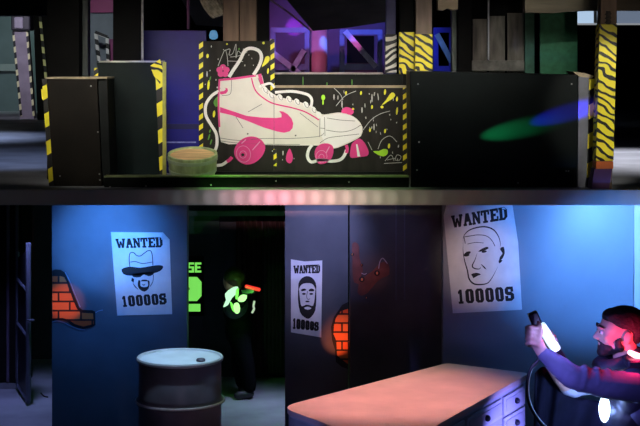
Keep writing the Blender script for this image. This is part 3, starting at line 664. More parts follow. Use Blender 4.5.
for x, y, r in ((44,148,9),(103,300,15),(195,262,15),(102,212,6),(130,412,6)):
    c = P(*c7(x,y), DW-.004); bm = B(); R = r/6.09*DW/F
    lathe(bm, [(R,0),(R*1.15,.003),(R*.75,.006),(R*.4,.004)], (0,0,0), 16)
    for v in bm.verts: v.co = c+Vector((v.co.x,-v.co.z,v.co.y))
    h = obj('bullet_hole', bm, ink, t); bm = B(); ball(bm, c+Vector((0,-.005,0)), (R*.45,.004,R*.6), seg=2); obj('hole_glint', bm, mat('orange_glint', (.9,.3,.1), .3, .1, 8), h)
bm = B(); stroke(bm, S(c7,[(205,235),(212,195),(230,172),(258,205)]), .8, DW-.006, .003); stroke(bm, S(c7,[(100,262),(118,270),(132,264)]), .7, DW-.006, .003)
obj('painted_crack', bm, mat('pale_crack_paint', (.4,.4,.45), .6, .2, 10), t)
bm = B(); pbox(bm, 395.5, 206, 396.7, 300, DW-.004, .004); pbox(bm, 404, 206, 405.3, 300, DW-.004, .004)
o = single('wall_batten', bm, mat('dark_blue_batten', (.06,.07,.10), .5, .2, 4), 'pair of thin dark battens on the central wall', 'batten')
# wall green sign
DS = 13.49
bm = B(); pbox(bm, 180, 256, 204, 316, DS-.01, .009)
t = thing('wall_sign', 'bright green lettering SE above a green stencil figure on the dark passage wall', 'sign', Vector((P(193,0,DS).x,DS,P(0,316,DS).z)))
gsig = glow('green_sign_glow', (.22,.85,.12), .85)
obj('sign_board', bm, blkm, t)
bm = B(); text(bm, 'SE', [(187.5,262.5),(201.3,262.5),(201.3,272.5),(187.5,272.5)], DS-.016, .12, GS, .004); obj('sign_letters', bm, gsig, t)
bm = B(); ppoly(bm, [(186,277),(197,277),(201.5,282),(201.5,296),(197,301),(186,301),(186,290.5),(188.6,290.5),(189.6,289.6),(189.6,287.9),(188.6,287),(186,287)], DS-.016, .004); ppoly(bm, [(186,304),(200.4,304),(200.4,311.5),(186,311.5)], DS-.016, .004)
obj('sign_figure', bm, gsig, t)
# --- drum barrel
cx, cy, R = P(180,0,10).x, 10.0, .287
Mb = Matrix.Translation((cx,cy,0)) @ Matrix.Rotation(math.radians(0),4,'Y')
t = thing('steel_drum', 'dark steel drum with a pale blue lid standing before the left wall', 'drum', (cx,cy,0))
drum = mat('dark_drum_paint', (.13,.12,.15), .42, .3, 4, bump=.05)
prof = [(R-.012,0),(R-.004,.01),(R-.004,.03),(R-.012,.04)]
for z in (.28,.595): prof += [(R-.012,z-.03),(R-.008,z-.016),(R+.004,z-.008),(R+.005,z),(R+.004,z+.008),(R-.008,z+.016),(R-.012,z+.03)]
prof += [(R-.012,.862),(R-.03,.872)]
obj('drum_body', lathe(B(), prof, (cx,cy,0), 72), drum, t, shade=True)
obj('lid', lathe(B(), [(R-.012,.858),(R,.862),(R+.002,.876),(R-.004,.886),(R-.014,.884),(R-.02,.872),(.001,.874)], (cx,cy,0), 72), mat('pale_blue_lid', (.62,.68,.74), .4, .14, 5), t, shade=False)
for z in (.595,):
    obj('hoop_ring', lathe(B(), [(R+.002,-.009),(R+.011,-.006),(R+.012,0),(R+.011,.006),(R+.002,.009)], (cx,cy,z), 72), mat('worn_hoop', (.6,.56,.56), .5, .25, 14), t, shade=True)
bc = P(202,358,10); obj('bung_cap', lathe(B(), [(.03,0),(.03,.012),(.024,.018),(.01,.018)], (bc.x, cy-.10, .873), 24), mat('dark_bung', (.06,.05,.08), .5, .2, 5), t)
# --- desk
L0, F0, R0, N0 = Vector((-.235,8.92,0)), Vector((.863,10.2,0)), Vector((1.38,9.87,0)), Vector((.388,7.95,0))
HT = .8
cen = (L0+F0+R0+N0)/4
t = thing('desk', 'long desk with a pink-lit pale top, rounded corners and blue-lit drawers', 'desk', cen)
def rounded(cs, rad, n=7):
    out = []
    for i, c in enumerate(cs):
        a, b = cs[i-1], cs[(i+1)%len(cs)]; r = rad[i]; p0 = c+(a-c).normalized()*r; p2 = c+(b-c).normalized()*r
        for k in range(n+1):
            s = k/n; out.append(p0*(1-s)**2+c*2*s*(1-s)+p2*s*s)
    return out
def inset(cs, k): return [c+(cen-c).normalized()*k for c in cs]
cs = [L0,F0,R0,N0]; up = Vector((0,0,1))
topc = rounded(cs, (.14,.05,.05,.1))
obj('desktop', poly(B(), [p+up*(HT-.032) for p in topc], .032, up), mat('pale_worn_desktop', (.74,.56,.52), .5, .12, 4, bump=.04), t, bevel=.01, seg=3)
obj('desktop_moulding', poly(B(), [p+up*(HT-.05) for p in rounded(inset(cs,.02),(.12,.05,.05,.1))], .018, up), mat('grey_white_paint', (.55,.55,.62), .45, .12, 6), t, bevel=.004)
ic = inset(cs, .05); dn = mat('grey_white_paint', (.5,.5,.5))
obj('desk_body', poly(B(), [p+up*.14 for p in ic], HT-.19, up), mat('painted_desk_carcass', (.42,.42,.48), .5, .15, 5), t, bevel=.004)
for i, p in enumerate(inset(cs, .10)):
    obj('leg', poly(B(), [p+Vector(q) for q in ((-.03,-.03,0),(.03,-.03,0),(.03,.03,0),(-.03,.03,0))], .15, up), dn, t, bevel=.004)
Np, Rp = ic[3], ic[2]; ax = (Rp-Np); Ln = ax.length; ax.normalize(); nrm = Vector((ax.y,-ax.x,0))
if nrm.dot(Vector((0,-1,0))) < 0 and nrm.x < 0: nrm = -nrm
def slabd(bm, s0, s1, z0, z1, off, th):
    q = [Np+ax*s0+nrm*off+up*z0, Np+ax*s1+nrm*off+up*z0, Np+ax*s1+nrm*off+up*z1, Np+ax*s0+nrm*off+up*z1]
    return poly(bm, q, th, nrm)
# drawer columns counted back from the far right corner
cols = [(Ln-.42, Ln-.03), (Ln-1.05, Ln-.46), (Ln-1.68, Ln-1.09)]
for s0, s1 in cols:
    for z0, z1 in ((.615,.735),(.47,.60),(.32,.455),(.165,.305)):
        if s1-s0 > .5 and z0 < .6 and s0 > .5: continue
        d_ = obj('drawer', slabd(B(), s0, s1, z0, z1, .0, .016), dn, t, bevel=.004)
        obj('drawer_panel', slabd(B(), s0+.025, s1-.025, z0+.022, z1-.022, .016, .005), mat('drawer_inset_paint', (.48,.48,.56), .5, .12, 6), d_, bevel=.002)
        bm = B(); c = Np+ax*((s0+s1)/2)+nrm*.03+up*((z0+z1)/2); ball(bm, c, .02); cap(bm, c-nrm*.01, .008, c, .008); obj('knob', bm, mat('black_knob', (.01,.01,.02), .3, .1, 5), d_, shade=True)
# --- far left metal frame door
pa, pb = P(18,390,0.001+12.97), P(28.5,405,12.41)
pa.z = pb.z = 0
t = thing('metal_gate', 'tall dark metal frame gate standing ajar in the left passage', 'gate', (pa+pb)/2)
zt = P(0,243,12.41).z; zt2 = P(0,252,12.97).z
stl = mat('blue_grey_steel', (.10,.11,.16), .4, .2, 6)
def bar(a, b, r=.017): return tube(B(), [a,b], r, 8, 0)
obj('upright', bar(pb+up*.02, pb+up*zt, .022), stl, t); obj('upright', bar(pa+up*.02, pa+up*zt2, .016), stl, t)
for k, nm in ((.018,'bottom_rail'),(.43,'middle_rail'),(.72,'top_rail')):
    obj(nm, bar(pa+up*(k*1.3+.02), pb+up*(k*1.3), .018), stl, t)
obj('gate_sheet', poly(B(), [pa+up*.05,pb+up*.05,pb+up*(zt-.05),pa+up*(zt2-.05)], .006, Vector((-.5,.1,0))), mat('dark_gate_sheet', (.02,.02,.03), .45, .2, 5), t)
h = P(31,320,12.38); obj('handle', tube(B(), [h+Vector((-.03,0,0)),h+Vector((.0,-.02,0)),h+Vector((.03,-.02,0))], .008, 8, 0), stl, t)
t = thing('storage_locker', 'black storage locker at the far left edge beside the metal gate', 'locker', P(5,394,12.8)*1)
t.location.z = 0; ORG[t.name] = Vector(t.location)
x0, x1 = P(-30,0,12.85).x, P(18,0,12.85).x
obj('locker_body', box(B(), x0, x1, 13.03, 13.5, 0, 1.66), blkm, t, bevel=.006)
obj('kick_strip', box(B(), x0, x1, 13.01, 13.028, 0, .05), mat('grey_kick_strip', (.2,.2,.22), .5, .2, 5), t)
for x in (7,16): obj('door_pillar', box(B(), P(x-1.2,0,12.97).x, P(x+1.2,0,12.97).x, 13.0, 13.029, .06, 1.6), mat('violet_black_strip', (.08,.06,.10), .4, .2, 5), t)
# small debris on the floor
bm = B(); tube(bm, [P(41,393,12.8)*1, P(44,396,12.7), P(48,397,12.68)], .006, 6)
for v in bm.verts: v.co.z = v.co.z-min(w.co.z for w in bm.verts) if False else v.co.z
zm = min(v.co.z for v in bm.verts)
for v in bm.verts: v.co.z -= zm
single('cable_scrap', bm, ink, 'small curved scrap of cable on the floor in the left passage', 'cable')
bm = pbox(B(), 186, 211, 286, 216, 13.2, .05); 
t = single('ceiling_duct', bm, mat('dim_grey_duct', (.10,.10,.11), .5, .3, 5), 'dim grey duct under the ceiling across the passage', 'duct')
single('wall_panel', pbox(B(), 187, 216, 219, 234, 13.3, .05), mat('dark_green_panel', (.03,.07,.05), .6, .3, 5), 'dark green panel high in the passage above the green lettering', 'panel')
for (x0,x1,c,lb) in ((236,262,(.05,.02,.018),'dark maroon curtain hanging left in the passage behind the small player'),(263,284,(.04,.028,.024),'dark brown curtain hanging right in the passage behind the small player')):
    bm = B(); n = 26; D0 = 13.38
    for i in range(n):
        a = x0+(x1-x0)*i/n; b = x0+(x1-x0)*(i+1)/n
        pa_ = Vector((P(a,0,D0).x, D0+.02*math.sin(i*1.3), 0)); pb_ = Vector((P(b,0,D0).x, D0+.02*math.sin((i+1)*1.3), 0))
        poly(bm, [pa_+up*.06, pb_+up*.06, pb_+up*1.8, pa_+up*1.8], .01)
    single('curtain', bm, mat('curtain_%s' % lb.split()[1], c, .85, .3, 5), lb, 'curtain')

# ================================================================== PEOPLE
skin = mat('skin', (.62,.36,.26), .5, .06, 9, bump=.02); hairm = mat('dark_hair', (.018,.013,.012), .7, .3, 60, bump=.4)
cloth = mat('dark_navy_fleece', (.10,.10,.17), .85, .2, 14, bump=.15); sleeve = mat('pale_sleeve', (.55,.56,.62), .8, .15, 10, bump=.15)
vestm = mat('black_vest_plastic', (.022,.022,.035), .45, .2, 8); trous = mat('dark_trousers', (.03,.03,.045), .85, .2, 12); shoem = mat('black_shoe', (.02,.02,.02), .5, .2, 8)
V = Vector
def man():
    t = thing('person', 'bearded person in a dark fleece and lit vest aiming a game blaster leftward', 'person', (1.46,7.0,0))
    CY = 7.0
    sh = [V((1.45,6.83,1.378)), V((1.455,7.19,1.35))]
    el = [P(572,377,6.72), P(569,387,7.13)]
    wr = [P(542,352,6.80), P(549.5,362,6.97)]
    bm = B()
    # torso, neck, pelvis
    ball(bm, (1.47,CY,1.26), (.115,.165,.17)); ball(bm, (1.48,CY,1.08), (.10,.145,.16)); ball(bm, (1.49,CY,.95), (.115,.155,.12))
    cap(bm, sh[0], .062, sh[1], .062); chain(bm, [V((1.46,CY,1.36)),V((1.43,CY,1.47)),V((1.415,CY,1.55))], [.075,.06,.058])
    # head
    HX, HZ = 1.405, 1.608
    ball(bm, (HX,CY,HZ+.012), (.098,.074,.09)); ball(bm, (HX-.05,CY,HZ-.02), (.056,.06,.085)); ball(bm, (HX-.048,CY,HZ-.075), (.05,.05,.036))
    cap(bm, (HX-.09,CY-.022,HZ-.095), .016, (HX-.02,CY-.05,HZ-.07), .02); cap(bm, (HX-.09,CY+.022,HZ-.095), .016, (HX-.02,CY+.05,HZ-.07), .02)
    ball(bm, (HX-.09,CY,HZ-.093), (.018,.022,.017)); cap(bm, (HX-.1,CY-.024,HZ+.012), .011, (HX-.1,CY+.024,HZ+.012), .011)
    chain(bm, [V((HX-.1,CY,HZ+.0)),V((HX-.112,CY,HZ-.018)),V((HX-.121,CY,HZ-.034))], [.008,.010,.012]); 
    for s in (-1,1):
        ball(bm, (HX-.112,CY+s*.012,HZ-.038), .0085, seg=2)
        ball(bm, (HX+.012,CY+s*.082,HZ-.022), (.021,.011,.033), Matrix.Rotation(.2,3,'Y')); ball(bm, (HX-.072,CY+s*.04,HZ-.028), (.022,.018,.02))
    cap(bm, (HX-.1,CY-.014,HZ-.056), .007, (HX-.1,CY+.014,HZ-.056), .007, 2); cap(bm, (HX-.099,CY-.012,HZ-.068), .008, (HX-.099,CY+.012,HZ-.068), .008, 2)
    # legs
    for s, fx in ((-1,1.42),(1,1.56)):
        hp = V((1.49,CY+s*.085,.93)); kn = V((fx-.01,CY+s*.10,.50)); an = V((fx+.03,CY+s*.10,.09))
        chain(bm, [hp,kn,an], [.085,.055,.038]); cap(bm, an-up*.035, .036, V((fx-.14,CY+s*.11,.03)), .028)
    # arms and hands
    for i in (0,1): chain(bm, [sh[i],(sh[i]+el[i])/2,el[i],(el[i]*.6+wr[i]*.4),wr[i]], [.055,.05,.042,.042,.028])
    # near hand: palm beside the grip, fingers wrapping round it on the far-left side
    pl = P(535.5,340,6.80); cap(bm, wr[0], .027, pl, .032)
    cap(bm, pl, .03, P(535,331,6.81), .027)
    for k in range(4):
        y = 327+k*5.4; w = (1.06,1.1,1.04,.9)[k]
        chain(bm, [P(538,y+1.5,6.775), P(531-1.2*w,y-.3,6.755), P(527.2-.6*w,y+.6,6.785), P(528.5,y+2.2,6.83), P(532,y+3,6.85)], [.0125,.0105*w,.0095,.009,.008])
    chain(bm, [P(538,341,6.77), P(541,332,6.765), P(540,325.5,6.775), P(538,322.5,6.79)], [.015,.0125,.0105,.0095])
    # far hand supports the blaster body from behind
    p2 = P(550,347,6.94); cap(bm, wr[1], .026, p2, .031); cap(bm, p2, .028, P(547,339,6.92), .027)
    for k in range(4):
        q = [(543,330),(546.5,329),(551,332),(555,337)][k]
        chain(bm, [P(q[0]+2,q[1]+9,6.91), P(*q,6.89), P(q[0]-2.5,q[1]-1.5,6.855), P(q[0]-4.5,q[1]+2,6.83)], [.0115,.010,.009,.008])
    chain(bm, [P(551,348,6.9), P(557,345,6.86), P(556,339,6.83)], [.014,.011,.0095])
    bd = fused('body', bm, skin, t, .0055, 5)
    # face details
    for s in (-1,1):
        bm = B(); ball(bm, (HX-.094,CY+s*.03,HZ-.006), .0115); e_ = obj('eye', bm, mat('eye_white', (.75,.73,.7), .2, .02, 4), t, shade=True)
        bm = B(); ball(bm, (HX-.102,CY+s*.031,HZ-.006), .0058); obj('iris', bm, ink, e_, shade=True)
        bm = B(); chain(bm, [V((HX-.111,CY+s*.012,HZ+.018)),V((HX-.106,CY+s*.032,HZ+.024)),V((HX-.09,CY+s*.05,HZ+.016))], [.004,.005,.003]); obj('eyebrow', bm, hairm, t, shade=True)
    bm = B()
    ball(bm, (HX+.018,CY,HZ+.036), (.104,.079,.078)); ball(bm, (HX+.062,CY,HZ+.005), (.048,.07,.075)); ball(bm, (HX-.035,CY,HZ+.062), (.055,.062,.040))
    fused('hair', bm, hairm, t, .006, 4)
    bm = B()
    cap(bm, (HX-.088,CY-.018,HZ-.1), .022, (HX-.01,CY-.055,HZ-.075), .017); cap(bm, (HX-.088,CY+.018,HZ-.1), .022, (HX-.01,CY+.055,HZ-.075), .017)
    cap(bm, (HX-.022,CY-.058,HZ-.07), .013, (HX-.018,CY-.066,HZ-.03), .007); cap(bm, (HX-.022,CY+.058,HZ-.07), .013, (HX-.018,CY+.066,HZ-.03), .007)
    ball(bm, (HX-.055,CY,HZ-.082), (.055,.059,.034)); cap(bm, (HX-.03,CY-.060,HZ-.045), .012, (HX-.02,CY-.060,HZ-.075), .02); cap(bm, (HX-.03,CY+.060,HZ-.045), .012, (HX-.02,CY+.060,HZ-.075), .02)
    ball(bm, (HX-.092,CY,HZ-.104), (.022,.03,.02)); chain(bm, [V((HX-.085,CY-.034,HZ-.066)),V((HX-.108,CY-.014,HZ-.050)),V((HX-.11,CY,HZ-.048)),V((HX-.108,CY+.014,HZ-.050)),V((HX-.085,CY+.034,HZ-.066))], [.006,.005,.005,.005,.006])
    fused('beard', bm, hairm, t, .005, 3)
    # clothes
    bm = B()
    ball(bm, (1.475,CY,1.26), (.13,.182,.175)); ball(bm, (1.485,CY,1.08), (.12,.165,.19)); cap(bm, sh[0], .076, sh[1], .076)
    chain(bm, [sh[0],(sh[0]+el[0])/2+V((0,0,-.012)),el[0],el[0]*.6+wr[0]*.4,wr[0]-(wr[0]-el[0]).normalized()*.02], [.072,.064,.054,.050,.034])
    for k in range(5):
        c = el[0]+(wr[0]-el[0])*(k*.2+.05); ball(bm, c, (.06-.005*k,.052-.004*k,.047-.003*k), seg=2)
    for k in range(4):
        c = el[0]+(sh[0]-el[0])*(.15+k*.2); ball(bm, c, (.03,.066,.068), Matrix.Rotation(.3-.2*k,3,'Y'), seg=2)
    fused('fleece_top', bm, cloth, t, .008, 4)
    bm = B(); chain(bm, [sh[1],(sh[1]+el[1])/2+V((0,0,-.01)),el[1],el[1]*.5+wr[1]*.5,wr[1]-(wr[1]-el[1]).normalized()*.01], [.06,.050,.044,.038,.03]);
    for k in range(4): ball(bm, el[1]+(sh[1]-el[1])*(.1+.22*k)+V((0,0,-.012)), .046, seg=2)
    fused('pale_sleeve', bm, sleeve, t, .008, 3, label='pale blue-white far sleeve')
    bm = B(); n = 14
    ring = [V((1.40+.092*math.cos(a)-.01, CY+.085*math.sin(a), 1.47-.03*math.cos(a)*-1)) for a in [2*math.pi*k/n for k in range(n+1)]]
    chain(bm, ring, [.03]*len(ring)); ball(bm, (1.325,CY,1.435), (.035,.06,.045))
    fused('fleece_collar', bm, mat('black_collar', (.02,.02,.035), .7, .2, 8), t, .007, 4)
    bm = B(); ball(bm, (1.49,CY,.96), (.13,.175,.13))
    for s, fx in ((-1,1.42),(1,1.56)):
        chain(bm, [V((1.49,CY+s*.085,.93)),V((fx-.01,CY+s*.10,.50)),V((fx+.03,CY+s*.10,.12))], [.10,.07,.058])
    fused('trousers', bm, trous, t, .01, 4)
    for s, fx in ((-1,1.42),(1,1.56)):
        bm = B(); cap(bm, (fx+.04,CY+s*.10,.055), .052, (fx-.16,CY+s*.11,.04), .038)
        for v in bm.verts: v.co.z = max(v.co.z, .001)
        fused('shoe', bm, shoem, t, .008, 2)
    # coat hanging open below the far arm
    top = [(535,374),(543,367),(552,374),(560,388),(574,396),(590,400),(603,402)]
    g_ = []; nr = 9; tp = smooth(top, 4)
    for i, (x, y) in enumerate(tp):
        row = []
        for j in range(nr):
            v_ = y+(452-y)*j/(nr-1); row.append(P(x-.02*(v_-y), v_, 7.19+.018*math.sin(i*.9+j*.5)+.01*math.sin(i*.35)))
        g_.append(row)
    bm = B(); fv = [[bm.verts.new(p) for p in r_] for r_ in g_]; bv = [[bm.verts.new(p+V((0,.012,0))) for p in r_] for r_ in g_]
    for i in range(len(fv)-1):
        for j in range(nr-1):
            bm.faces.new((fv[i][j],fv[i+1][j],fv[i+1][j+1],fv[i][j+1])); bm.faces.new((bv[i][j],bv[i][j+1],bv[i+1][j+1],bv[i+1][j]))
        bm.faces.new((fv[i][0],bv[i][0],bv[i+1][0],fv[i+1][0])); bm.faces.new((fv[i][-1],fv[i+1][-1],bv[i+1][-1],bv[i][-1]))
    for e_ in (0,-1):
        for j in range(nr-1): bm.faces.new((fv[e_][j],fv[e_][j+1],bv[e_][j+1],bv[e_][j]))
    obj('coat_flap', bm, mat('dark_navy_coat', (.012,.012,.035), .9, .25, 12, bump=.1), t, shade=True)
    # vest
    bm = B(); ball(bm, (1.46,CY,1.22), (.155,.17,.15)); ball(bm, (1.475,CY,1.08), (.145,.17,.14)); cap(bm, (1.44,CY-.11,1.385), .06, (1.44,CY-.11,1.3), .075); cap(bm, (1.44,CY+.11,1.385), .05, (1.44,CY+.11,1.3), .075)
    vs = fused('laser_vest', bm, vestm, t, .008, 4)
    c = P(604.5,409,6.84)
    bm = B(); ball(bm, c+V((0,0,-.0)), (.026,.02,.062)); obj('chest_light', bm, glow('white_blue_led', (.55,.75,1), 5), vs, shade=True, label='glowing white-blue chest light')
    bm = B(); a = P(630,352.5,6.86); b = P(641,358,6.86); cap(bm, a, .012, b, .017); obj('shoulder_light', bm, glow('red_white_led', (1,.30,.38), 5), vs, shade=True, label='glowing red shoulder light')
    bm = B(); box(bm, P(625,0,6.86).x, P(648,0,6.86).x, 6.8, 6.92, P(0,366,6.86).z, P(0,358,6.86).z)
    obj('shoulder_pad', bm, vestm, vs, bevel=.01)
man()
def beam3(a, b, w, h):   # box bar between two points, w across view depth, h in the picture plane
    bm = B(); d_ = (b-a); M = Matrix.Translation((a+b)/2) @ d_.to_track_quat('Z','Y').to_matrix().to_4x4()
    r = bmesh.ops.create_cube(bm, size=1)
    for v in r['verts']: v.co = M @ V((v.co.x*h, v.co.y*w, v.co.z*d_.length))
    return bm
DG = 6.86
t = thing('game_blaster', 'black and glowing white game blaster held up in both hands of the bearded person', 'blaster', P(548,345,DG))
obj('muzzle', beam3(P(532,312.5,DG), P(538,327,DG), .045, .048), mat('black_blaster_plastic', (.012,.012,.02), .35, .1, 6), t, bevel=.006)
obj('lit_shell', beam3(P(540,324,DG-.02), P(557,351,DG-.02), .045, .038), mat('white_lit_shell', (.9,.95,1), .4, .03, 5, emit=(.55,.8,1), es=1.3), t, bevel=.012, seg=3, label='glowing white shell')
obj('rear_grip', beam3(P(553,347,DG+.01), P(563,361,DG+.01), .045, .05), mat('black_blaster_plastic', (0,0,0)), t, bevel=.01)
obj('muzzle_ring', beam3(P(537,324,DG-.001), P(539,328.5,DG-.001), .054, .056), mat('blue_grey_ring', (.3,.35,.5), .4, .1, 6), t, bevel=.006)
obj('front_grip', beam3(P(532,327,DG-.03), P(536,349,DG-.03), .035, .036), mat('black_blaster_plastic', (0,0,0)), t, bevel=.008)
single('blaster_cable', tube(B(), [P(537,349,DG-.03),P(538,360,DG-.04),P(531,369,DG-.04),P(527.5,382,DG-.04),P(528.5,400,DG-.03),P(536,416,DG),P(548,429,DG+.03),P(575,444,DG+.06),P(600,438,DG-.05)], .0085, 10), mat('black_rubber', (.01,.01,.018), .4, .1, 5), 'black cable looping down from the blaster to the vest', 'cable', shade=True)
# small player in the passage
def player():
    D = 12.7; k = D/F
    t = thing('person', 'small player in dark clothes with a green-lit vest in the passage', 'person', V((P(240,0,D).x,D,0)))
    q = lambda x, y, dd=0: P(x, y, D+dd)
    bm = B()
    ball(bm, q(233,281), (.085,.09,.105)); cap(bm, q(234,289), .04, q(236,296), .045); cap(bm, q(229,298,-.08), .04, q(243,298,.1), .04)
    ball(bm, q(237,309), (.10,.12,.13)); ball(bm, q(239,330), (.10,.12,.13))
    zk = .03
    for s, xk, xf, dd in ((0,247,250.5,-.06),(1,239,243.5,.12)):
        an = q(xf-1,391,dd); an.z = .07; chain(bm, [q(239+3*s,338,dd), q(xk,366,dd), an], [.075,.05,.035]); cap(bm, an-up*.03, .032, an+V((-.09 if not s else .07,-.02,-.042)), .024)
    for dd, hx in ((-.12,246),(.12,249)): chain(bm, [q(234,298,dd), q(240,304,dd-.03), q(hx,292,dd*.4-.1)], [.035,.03,.025])
    for j in range(4): chain(bm, [q(246+j*1.4,291,-.12), q(247+j*1.4,288,-.16), q(249+j*1.4,289,-.17)], [.010,.009,.008])
    fused('body', bm, skin, t, .01, 4)
    bm = B(); ball(bm, q(233.5,281)+V((.008,0,.02)), (.095,.10,.10)); ball(bm, q(232,277,-.03), (.06,.06,.05)); fused('hair', bm, mat('brown_hair', (.05,.03,.012), .6, .4, 40, bump=.4), t, .01, 3)
    bm = B(); ball(bm, q(237,309), (.12,.14,.15)); ball(bm, q(239,330), (.12,.14,.15)); cap(bm, q(229,299,-.08), .05, q(243,299,.1), .05)
    for dd, hx in ((-.12,246),(.12,249)): chain(bm, [q(234,298,dd), q(240,304,dd-.03), q(hx-1,294,dd*.4-.09)], [.045,.04,.034])
    dk_ = mat('black_jacket', (.003,.003,.004), .9, .2, 12, spec=.05)
    fused('dark_jacket', bm, dk_, t, .012, 4)
    bm = B()
    for s, xk, xf, dd in ((0,247,250.5,-.06),(1,239,243.5,.12)):
        an = q(xf-1,391,dd); an.z = .1; chain(bm, [q(239+3*s,338,dd), q(xk,366,dd), an], [.095,.068,.058])
    fused('trousers', bm, dk_, t, .012, 4)
    for s, xf, dd in ((0,250.5,-.06),(1,243.5,.12)):
        an = q(xf-1,391,dd); an.z = .045; bm = B(); cap(bm, an, .042, an+V((-.10 if not s else .07,-.03,-.01)), .034)
        for v in bm.verts: v.co.z = max(v.co.z,.001)
        fused('shoe', bm, shoem, t, .01, 2)
    ba = fused('vest', (lambda b_: (ball(b_, q(236,306,-.03), (.11,.14,.13)), b_)[1])(B()), vestm, t, .012, 3)
    gl = glow('green_white_led', (.42,1,.30), 1.5); g2 = glow('green_led', (.16,.8,.08), 1.5); wl = glow('white_led', (.55,1,.65), 1.1)
    def face(pts, m, dd, nm='vest_light'): obj(nm, poly(B(), [q(x,y,dd) for x,y in smooth(pts,2,True)], .02), m, ba, bevel=.003)
    face([(225,294),(232,288),(238,287),(237,293),(232,298),(228,305),(223,307),(226,300)], wl, -.20)
    face([(239,297),(243,294.5),(247,296),(245,301),(240,302),(237.5,300)], gl, -.21)
    face([(230,302),(233,305),(235,312),(232,310)], g2, -.20); face([(234,304),(238,303),(240,308),(239,313),(235.5,313.5),(233.5,309)], gl, -.215)
    face([(236,290),(238.5,289),(238,298),(235.5,299)], g2, -.212)
player()
t = thing('game_blaster', 'small game blaster with a glowing red bar raised by the small player', 'blaster', P(252,289,12.5))
obj('blaster_body', beam3(P(242,292,12.52), P(256,290,12.5), .05, .05), mat('black_blaster_plastic', (0,0,0)), t, bevel=.008)
obj('red_light_bar', beam3(P(245,286,12.46), P(260.5,290,12.46), .03, .026), glow('red_bar_led', (1,.035,.03), .95), t, bevel=.011, seg=3)
bm = B(); tube(bm, [P(254.5,301,12.46),P(253.5,306,12.46),P(254,309,12.46),P(252,313,12.46)], .009, 8); obj('grip_curve', bm, glow('pale_grip_glow', (.55,.7,.5), .8), t)  # pale curved tube with a weak emission

# ================================================================== LIGHTS
def light(kind, name, loc, energy, col, target=None, size=.0, spot=45, blend=.6, sx=None, sy=None, spread=None):
    l = bpy.data.lights.new(name, kind); l.energy = energy; l.color = col
    if kind == 'AREA':
        l.shape = 'RECTANGLE'; l.size = sx; l.size_y = sy
        if spread: l.spread = math.radians(spread)
    else: l.shadow_soft_size = size
    if kind == 'SPOT': l.spot_size = math.radians(spot); l.spot_blend = blend
    o = bpy.data.objects.new(name, l); COL.objects.link(o); o.location = loc
    if target is not None: o.rotation_euler = (V(target)-V(loc)).to_track_quat('-Z','Y').to_euler()
    return o
# upper level: an area fill above the deck's front edge, then spots
light('AREA', 'front_fill', (-.3,8.7,3.6), 8, (1,.93,.84), (-.3,10.8,2.62), sx=3.4, sy=.15, spread=42)  # unseen area light added to fill the upper set
light('SPOT', 'mural_spot', (-.05,7.6,3.7), 108, (1,.92,.82), P(300,105,10.8), .05, 20, .7)
light('SPOT', 'post_spot', (2.2,8.0,3.7), 150, (1,.95,.85), P(606,98,10.1), .03, 19, .6)
light('SPOT', 'post_spot', (.9,8.0,3.9), 30, (1,.95,.85), P(415,48,10.8), .03, 9, .6)
light('SPOT', 'foot_fill', (2.3,7.9,3.4), 60, (1,.92,.85), P(604,168,10.1), .02, 7, .7)  # unseen spot added to brighten the post foot and orange band
light('SPOT', 'board_spot', (1.5,8.4,3.9), 60, (.95,1,.9), P(535,42,11.4), .03, 16, .8)
light('SPOT', 'beam_fill', (1.9,8.0,2.9), 16, (1,.9,.75), P(590,2,10.7), .03, 24, .9)  # unseen spot added to lift the overhead beam out of black
light('SPOT', 'crate_spot', (-2.2,8.0,3.7), 80, (1,.95,.8), P(95,120,10.4), .03, 24, .7)
light('SPOT', 'keg_spot', (-1.2,8.8,3.7), 50, (1,.95,.75), P(190,158,10.5), .03, 10, .8)
light('SPOT', 'left_floor_spot', (-4.4,16.5,4.0), 200, (.5,.62,1), (-4.3,16.5,DECK), .1, 85, .8)
light('SPOT', 'left_near_floor_spot', (-2.9,12.2,3.9), 75, (.42,.55,1), (-2.8,12.9,DECK), .05, 85, .8)
light('SPOT', 'right_floor_spot', (3.1,13.6,4.0), 330, (.9,.9,1), (2.9,13.2,DECK), .1, 85, .7)
light('SPOT', 'far_left_wall_spot', (-4.3,21.9,3.9), 100, (.75,.95,.95), (-5.0,24.5,3.2), .05, 80, .8)
light('SPOT', 'pillar_fill', (-4.0,19.0,3.7), 130, (.85,.8,1), (-4.3,21.5,2.9), .05, 45, .8)  # unseen spot added to brighten the far pillar
light('SPOT', 'tape_fill', (-2.5,14.0,3.8), 40, (.95,1,.85), (-2.95,16,2.9), .03, 30, .8)  # unseen spot added because the tape strip was dim
light('SPOT', 'gate_fill', (-2.0,13.0,3.9), 70, (.9,.95,1), (-2.25,15.3,3.1), .03, 28, .8)  # unseen spot added to light the gate and magenta boards
light('SPOT', 'blue_partition_spot', (-1.1,9.6,3.9), 60, (.03,.06,1), P(180,135,11.45), .05, 22, .7)
light('SPOT', 'violet_partition_spot', (-1.2,10.9,3.6), 8, (1,.25,.5), P(195,48,11.45), .05, 40, 1)
light('SPOT', 'blue_lattice_spot', (.3,12.0,3.7), 170, (.2,.25,1), P(355,50,13.6), .05, 60, .8)
light('SPOT', 'pink_lattice_spot', (-.4,12.2,3.7), 60, (1,.32,.6), P(290,45,13.8), .05, 45, .9)
light('SPOT', 'violet_dot', (-.2,12.5,3.9), 500, (.45,.05,1), P(294,27,14.6), .01, 5, .8)
light('SPOT', 'cyan_dot', (.1,12.5,3.9), 500, (.03,.3,1), P(325,44,13.7), .01, 5, .9)
light('SPOT', 'pink_dot', (.2,12.5,3.9), 130, (1,.15,.4), P(356,46,13.6), .01, 6, .7)
